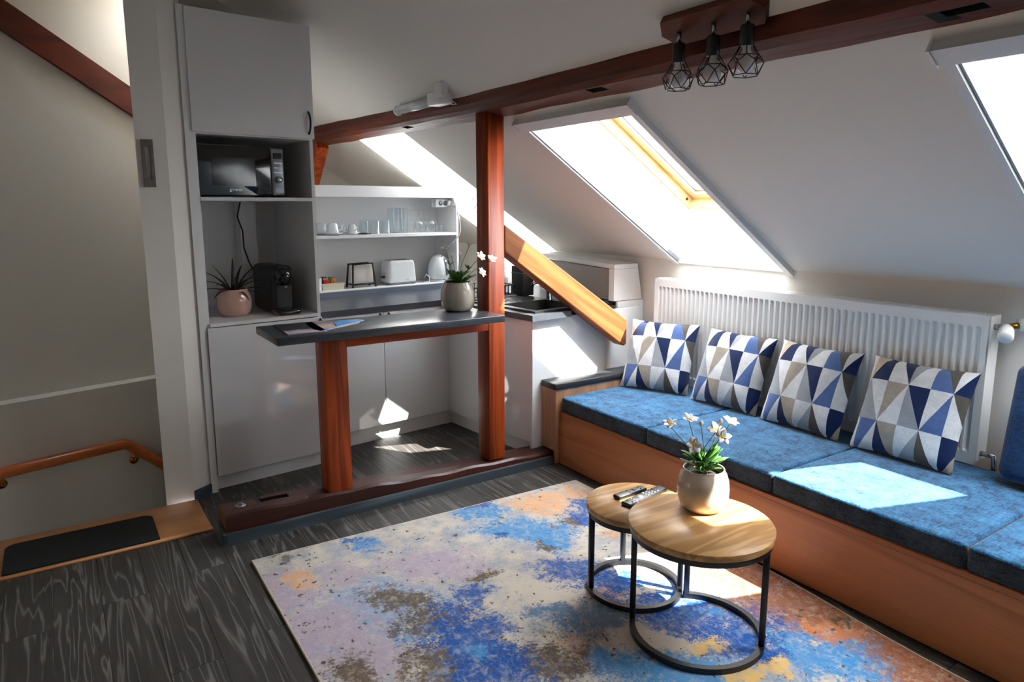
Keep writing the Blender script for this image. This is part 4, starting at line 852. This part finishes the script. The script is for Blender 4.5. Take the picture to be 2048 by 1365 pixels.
def rugmat():
    m, nt, nd, lk, p = nmat('painterly_rug_pile'); tc = N(nt, 'ShaderNodeTexCoord').outputs['Object']
    def vm(op, a, b):
        n = N(nt, 'ShaderNodeVectorMath', operation=op)
        for i, v in enumerate((a, b)):
            if isinstance(v, tuple): n.inputs[i].default_value = v
            else: lk.new(v, n.inputs[i])
        return n.outputs[0]
    d1 = vm('MULTIPLY', vm('SUBTRACT', noise(nt, tc, 5, 6, .65, 0, 1), (.5, .5, .5)), (.34, .34, 0)); d2 = vm('MULTIPLY', vm('SUBTRACT', noise(nt, tc, 26, 5, .7, 0, 1), (.5, .5, .5)), (.13, .13, 0))
    pv = vm('ADD', vm('ADD', tc, d1), d2)
    fine = noise(nt, tc, 85, 5, .75); med = noise(nt, tc, 19, 7, .7)
    mott = noise(nt, tc, 9, 8, .7)
    mr = N(nt, 'ShaderNodeMapRange'); lk.new(mott, mr.inputs[0]); mr.inputs[1].default_value = .42; mr.inputs[2].default_value = .6
    c = mixc(nt, mr.outputs[0], lin((162, 162, 166)), lin((204, 193, 176)))
    COL = {'lav': (174, 158, 172), 'pale': (140, 160, 190), 'lb': (62, 136, 190), 'gb': (88, 118, 148), 'peach': (214, 164, 120), 'br': (92, 74, 50), 'db': (0, 78, 152), 'rust': (152, 90, 54), 'or': (196, 120, 70), 'gold': (222, 178, 92), 'tan': (186, 150, 118), 'cr': (206, 194, 178)}
    B = [('pale', 770, 1215, .26, 1.2), ('lav', 560, 1180, .17, 1), ('lav', 640, 1260, .2, 1), ('lav', 720, 1310, .2, 1), ('lav', 870, 1128, .17, 1.6), ('lav', 690, 1150, .09, 1),
         ('peach', 600, 1165, .07, 1), ('peach', 1085, 1005, .16, 1.3), ('peach', 1150, 985, .10, 1), ('cr', 1120, 1180, .20, 1.5), ('peach', 1230, 1185, .10, 1), ('tan', 1180, 1290, .14, 1),
         ('lb', 1040, 1060, .17, 1.6), ('lb', 960, 1025, .13, 1.2), ('lb', 720, 1090, .08, .8), ('lb', 1110, 1080, .1, 1), ('gb', 1180, 1240, .15, 1.3), ('gb', 1100, 1225, .09, 1.2), ('lb', 1250, 1320, .14, 1.2), ('lb', 1380, 1345, .2, 1.4), ('lb', 860, 1255, .12, 1), ('lb', 1460, 1180, .05, 1),
         ('rust', 1520, 1150, .16, 1.2), ('rust', 1600, 1215, .24, 1.4), ('rust', 1740, 1290, .24, 1.2), ('rust', 1850, 1350, .22, 1), ('rust', 1420, 1140, .13, 1), ('or', 1650, 1260, .09, 1.4), ('tan', 1340, 1110, .12, 1), ('tan', 1230, 1065, .09, 1),
         ('br', 880, 1240, .14, 1.4), ('br', 800, 1195, .11, 1.6), ('br', 965, 1150, .07, 1.2), ('br', 1070, 1325, .16, 1.2), ('br', 880, 1335, .14, 1), ('br', 1090, 1085, .05, 1), ('br', 1125, 1045, .07, .8), ('br', 560, 1120, .05, 1), ('br', 700, 1345, .1, 1), ('br', 1680, 1240, .05, 1),
         ('lb', 1640, 1310, .15, 1.4), ('lb', 1560, 1270, .1, 1), ('lb', 1720, 1345, .1, 1),
         ('db', 1155, 1035, .10, .8), ('db', 1175, 1005, .08, .8), ('db', 1150, 1140, .14, 1.3), ('db', 1205, 1165, .11, 1.2), ('db', 1290, 1180, .14, 1.5), ('db', 1250, 1155, .08, 1), ('db', 950, 1185, .075, .8), ('db', 905, 1225, .09, 1), ('db', 955, 1285, .16, 1), ('db', 985, 1345, .17, 1), ('db', 1400, 1235, .17, 1.5), ('db', 1465, 1285, .11, 1.4), ('db', 998, 1072, .045, .7), ('db', 965, 1010, .06, 1), ('db', 714, 1085, .04, 1), ('db', 1340, 1210, .1, 1), ('lb', 1430, 1225, .06, 1), ('lb', 960, 1300, .05, 1), ('db', 1530, 1310, .08, 1),
         ('gold', 1385, 1285, .055, 2), ('gold', 1550, 1330, .06, 1.6), ('cr', 1280, 1185, .04, 1.6), ('cr', 1310, 1280, .1, 1.5), ('gold', 1480, 1345, .05, 1.6)]
    for nm, px_, py_, r, el in B:
        q = atz(px_, py_, .01) - RC
        r *= .95 if nm in ('db', 'rust') else .86
        v = mapping(nt, pv, (r*el, r/el**.5, 1), (q.x, q.y, 0), (0, 0, math.radians(-38)), 'TEXTURE')
        v2 = vm('MULTIPLY', v, (1, 1, 0)); ln_ = N(nt, 'ShaderNodeVectorMath', operation='LENGTH'); lk.new(v2, ln_.inputs[0])
        e = mth(nt, 'ADD', ln_.outputs['Value'], mth(nt, 'ADD', mth(nt, 'MULTIPLY_ADD', fine, 2.4, -1.2), mth(nt, 'MULTIPLY_ADD', med, 2.2, -1.1)))
        r_ = N(nt, 'ShaderNodeMapRange'); lk.new(e, r_.inputs[0]); r_.inputs[1].default_value = 1.18; r_.inputs[2].default_value = .72
        c = mixc(nt, mth(nt, 'MULTIPLY', r_.outputs[0], .92), c, lin(COL[nm]))
    wr = noise(nt, tc, 32, 7, .75, .4); r_ = N(nt, 'ShaderNodeMapRange'); lk.new(wr, r_.inputs[0]); r_.inputs[1].default_value = .50; r_.inputs[2].default_value = .64
    c = mixc(nt, mth(nt, 'MULTIPLY', r_.outputs[0], .42), c, lin((206, 196, 180)))
    wr2 = noise(nt, mapping(nt, tc, loc=(7, 3, 0)), 12, 8, .75, .5); r_ = N(nt, 'ShaderNodeMapRange'); lk.new(wr2, r_.inputs[0]); r_.inputs[1].default_value = .56; r_.inputs[2].default_value = .66
    c = mixc(nt, mth(nt, 'MULTIPLY', r_.outputs[0], .5), c, lin((120, 150, 186)))
    # sparse dark specks and worn light threads
    spk = noise(nt, tc, 34, 4, .6); r_ = N(nt, 'ShaderNodeMapRange'); lk.new(spk, r_.inputs[0]); r_.inputs[1].default_value = .635; r_.inputs[2].default_value = .67
    c = mixc(nt, r_.outputs[0], c, lin((84, 70, 52)))
    thr_ = noise(nt, mapping(nt, tc, (1, .12, 1), rot=(0, 0, .02)), 240, 3, .7); r_ = N(nt, 'ShaderNodeMapRange'); lk.new(thr_, r_.inputs[0]); r_.inputs[1].default_value = .56; r_.inputs[2].default_value = .75
    c = mixc(nt, mth(nt, 'MULTIPLY', r_.outputs[0], .35), c, lin((222, 214, 204)))
    lk.new(c, p.inputs['Base Color']); p.inputs['Roughness'].default_value = .95; p.inputs['Specular IOR Level'].default_value = .1; p.inputs['Sheen Weight'].default_value = .15
    bump(nt, p, noise(nt, tc, 600, 2), .002, .5); return m
mb.add(vs, fs, 0, False).build('pile', rugmat(), rug)
bp = [Vector(vs[o+k]) for k in ei]; MB().tube([(p.x, p.y, .007) for p in bp], .005, 6, closed=True).build('bound_edge', plain('cream_binding', (205, 192, 168), .9), rug)

# ================================================================== NESTING TABLES
def table(name, label, c, R, h, rb, legs, arc=None):
    t = thing(name, label, 'table', (c[0], c[1], .0115))
    H_ = h-.0115
    MB().lathe([(0, H_-.022), (R, H_-.022), (R+.001, H_-.02), (R+.001, H_-.002), (R, H_), (0, H_)], 72).build('table_top', MT['oak'], t)
    def rg(mb, r, z0, z1, wd):
        if not arc or z0 > .1: return mb.lathe([(r-wd, z0), (r, z0), (r, z1), (r-wd, z1), (r-wd, z0)], 72, smooth=False)
        n = 60; vs = []; a0, a1 = math.radians(arc[0]), math.radians(arc[1])
        for i in range(n+1):
            a = a0 + (a1-a0)*i/n; vs += [(rr*math.cos(a), rr*math.sin(a), zz) for rr, zz in ((r-wd, z0), (r, z0), (r, z1), (r-wd, z1))]
        return mb.add(vs, [(i*4+k, i*4+(k+1) % 4, i*4+4+(k+1) % 4, i*4+4+k) for i in range(n) for k in range(4)] + [(0, 1, 2, 3), (n*4+3, n*4+2, n*4+1, n*4)])
    rg(MB(), R-.006, H_-.044, H_-.0225, .02).build('top_ring', MT['black'], t); rg(MB(), rb, 0, .020, .02).build('base_ring', MT['black'], t)
    for a in legs:
        a = math.radians(a); x, y = (rb-.010)*math.cos(a), (rb-.010)*math.sin(a)
        l = MB().rbox((-.01, -.01, .018), (.01, .01, H_-.03), .002, 1).build('leg', MT['black'], t, (x, y, 0), (0, 0, a))
    return t
t1 = table('coffee_table', 'larger round oak coffee table with black ring base carrying the flower pot', (1.748, 1.488), .24, .42, .228, (-62, 51, 131), (128, 414))
t2 = table('side_table', 'smaller round oak table with the two remotes nested behind the larger one', (1.772, 1.822), .188, .36, .184, (157, -42, 62))
MB().lathe([(0, -.002), (.005, -.002), (.005, .003)], 12, ax=0).build('screw', MT['steel'], t1, (.228*math.cos(math.radians(-60)), .228*math.sin(math.radians(-60)), .05))
tp = planter('flower_pot', 'white anemones in a cream ceramic pot on the larger oak table', 'plant', (1.838, 1.560, .4202), .090, .148, MT['pot_beige'])
flowers_from_pixels(tp, .145, [(1340, 849, 1.0, (-.3, .85, .3), .03), (1380, 840, 1.0, (.1, .9, .3), .05), (1388, 890, 1.05, (.0, .35, .9), -.05), (1432, 860, 1.0, (-.2, .7, .5), .02), (1444, 874, 1.05, (.1, .45, .85), -.03), (1461, 846, 1.0, (.3, .8, .3), .02)], [(1402, 852, .03), (1441, 848, .0)], 0, 77, 40)
def remote(name, label, c, ang, L, W_, keys_):
    t = thing(name, label, 'remote', (c[0], c[1], .3602), ang)
    MB().rbox((-L/2, -W_/2, 0), (L/2, W_/2, .016), .006, 3).build('case', MT['black'], t)
    for (x, y, r) in keys_: MB().lathe([(0, .018), (r*.9, .018), (r, .0155)], 12, (x, y, 0)).build('button', plain_btn, t)
plain_btn = plain('grey_rubber_button', (70, 72, 76), .5)
remote('remote_control', 'slim plain black remote lying on the smaller oak table', (1.800, 1.885), math.radians(2), .155, .036, [(.02, 0, .011), (.05, .008, .004), (.05, -.008, .004), (-.01, .008, .004), (-.01, -.008, .004)])
remote('tv_remote', 'long many-buttoned black remote next to the slim one', (1.822, 1.828), math.radians(9), .235, .046, [(-.03, 0, .014)] + [(-.09+.0, s*.012, .004) for s in (-1, 1)] + [(-.07, s*.012, .004) for s in (-1, 0, 1)] + [(.005+.02*i, s*.013, .005) for i in range(4) for s in (-1, 0, 1)])

# ================================================================== LAMPS
lp = thing('cage_lamp', 'three-bulb cage lamp on a dark wooden board fixed beside the roof beam', 'lamp', rp(1.705, 1.577, -.002))
ll = Vector(lp.location)
pl = MB(); hexp = [(1.375, 1.70), (1.41, 1.755), (1.755, 1.755), (1.79, 1.70), (1.755, 1.645), (1.41, 1.645)]
b0 = [Vector(rp(t, y, -.002))-ll for y, t in hexp]; b1_ = [Vector(rp(t, y, -.030))-ll for y, t in hexp]
pl.add([tuple(v) for v in b0+b1_], [tuple(range(6)), tuple(range(11, 5, -1))] + [(i, 6+i, 6+(i+1) % 6, (i+1) % 6) for i in range(6)]); pl.build('board', wood('dark_lamp_board', (98, 44, 22), (62, 26, 12), 1, 8, 16, .5, .08), lp)
for i, (px_, py_) in enumerate(((1356, 152), (1424, 140), (1492, 121))):
    c = atn(px_, py_, (1, 0, 0), 1.80) - ll
    top = Vector(rp(1.70, c.y+ll.y, -.03)) - ll
    s0 = Vector((c.x, c.y, c.z+.045)); s1 = Vector((c.x, c.y, c.z+.105))
    MB().tube([top, Vector((c.x, c.y, c.z+.125)), s1], .007, 8).build('swivel_neck', MT['steel'], lp)
    MB().lathe([(0, .105), (.018, .103), (.0215, .098), (.0215, .045), (.019, .042), (0, .042)], 20).build('lamp_socket', MT['black'], lp, c)
    MB().lathe([(.012, .044), (.013, .03), (.022, .012), (.0285, -.008), (.027, -.022), (.018, -.036), (.008, -.042), (0, -.043)], 24).build('bulb', MT['bulb'], lp, c)
    cg = MB(); n = 6; ro = i*.35
    A = [Vector((.020*math.cos(ro+k*PI/3), .020*math.sin(ro+k*PI/3), .045)) for k in range(n)]; Bq = [Vector((.052*math.cos(ro+(k+.5)*PI/3), .052*math.sin(ro+(k+.5)*PI/3), -.008)) for k in range(n)]
    Cq = [Vector((.040*math.cos(ro+k*PI/3), .040*math.sin(ro+k*PI/3), -.044)) for k in range(n)]; Uq = [Vector((.040*math.cos(ro+k*PI/3), .040*math.sin(ro+k*PI/3), .012)) for k in range(n)]
    for k in range(n):
        for a, b in ((A[k], Uq[k]), (Uq[k], Bq[k]), (Uq[k], Bq[k-1]), (Bq[k], Cq[k]), (Bq[k], Cq[(k+1) % n]), (Cq[k], Cq[(k+1) % n]), (Uq[k], Uq[(k+1) % n])): cg.tube([a, b], .0016, 5)
    cg.build('wire_cage', MT['black'], lp, c)
tl_ = thing('tube_lamp', 'white clip-on tube lamp fixed to the slope above the kitchen', 'lamp', (1.79, 3.52, 2.035))
MB().tube([(0, .40, 0), (0, -.05, 0)], .026, 20).build('tube', plain('clear_ribbed_tube', (205, 212, 214), .15, coat=.6), tl_)
MB().lathe([(0, 0), (.028, 0), (.028, .02), (0, .02)], 20, (0, .39, 0), ax=1).build('end_cap', MT['trim'], tl_)
MB().rbox((-.04, -.20, -.03), (.04, -.05, .035), .008, 2).build('ballast_box', MT['trim'], tl_)
MB().rbox((-.05, -.24, .0), (-.01, -.16, .075), .006, 2).build('wall_clip', MT['trim'], tl_)
MB().tube([(.03, -.20, -.01), (.04, -.235, -.035), (.01, -.245, -.04), (-.03, -.235, .0), (-.04, -.21, .04)], .003, 8).build('flex', MT['trim'], tl_)
boxp('reflector', (.018, -.05, -.012), (.03, .39, .022), MT['alu'], tl_)
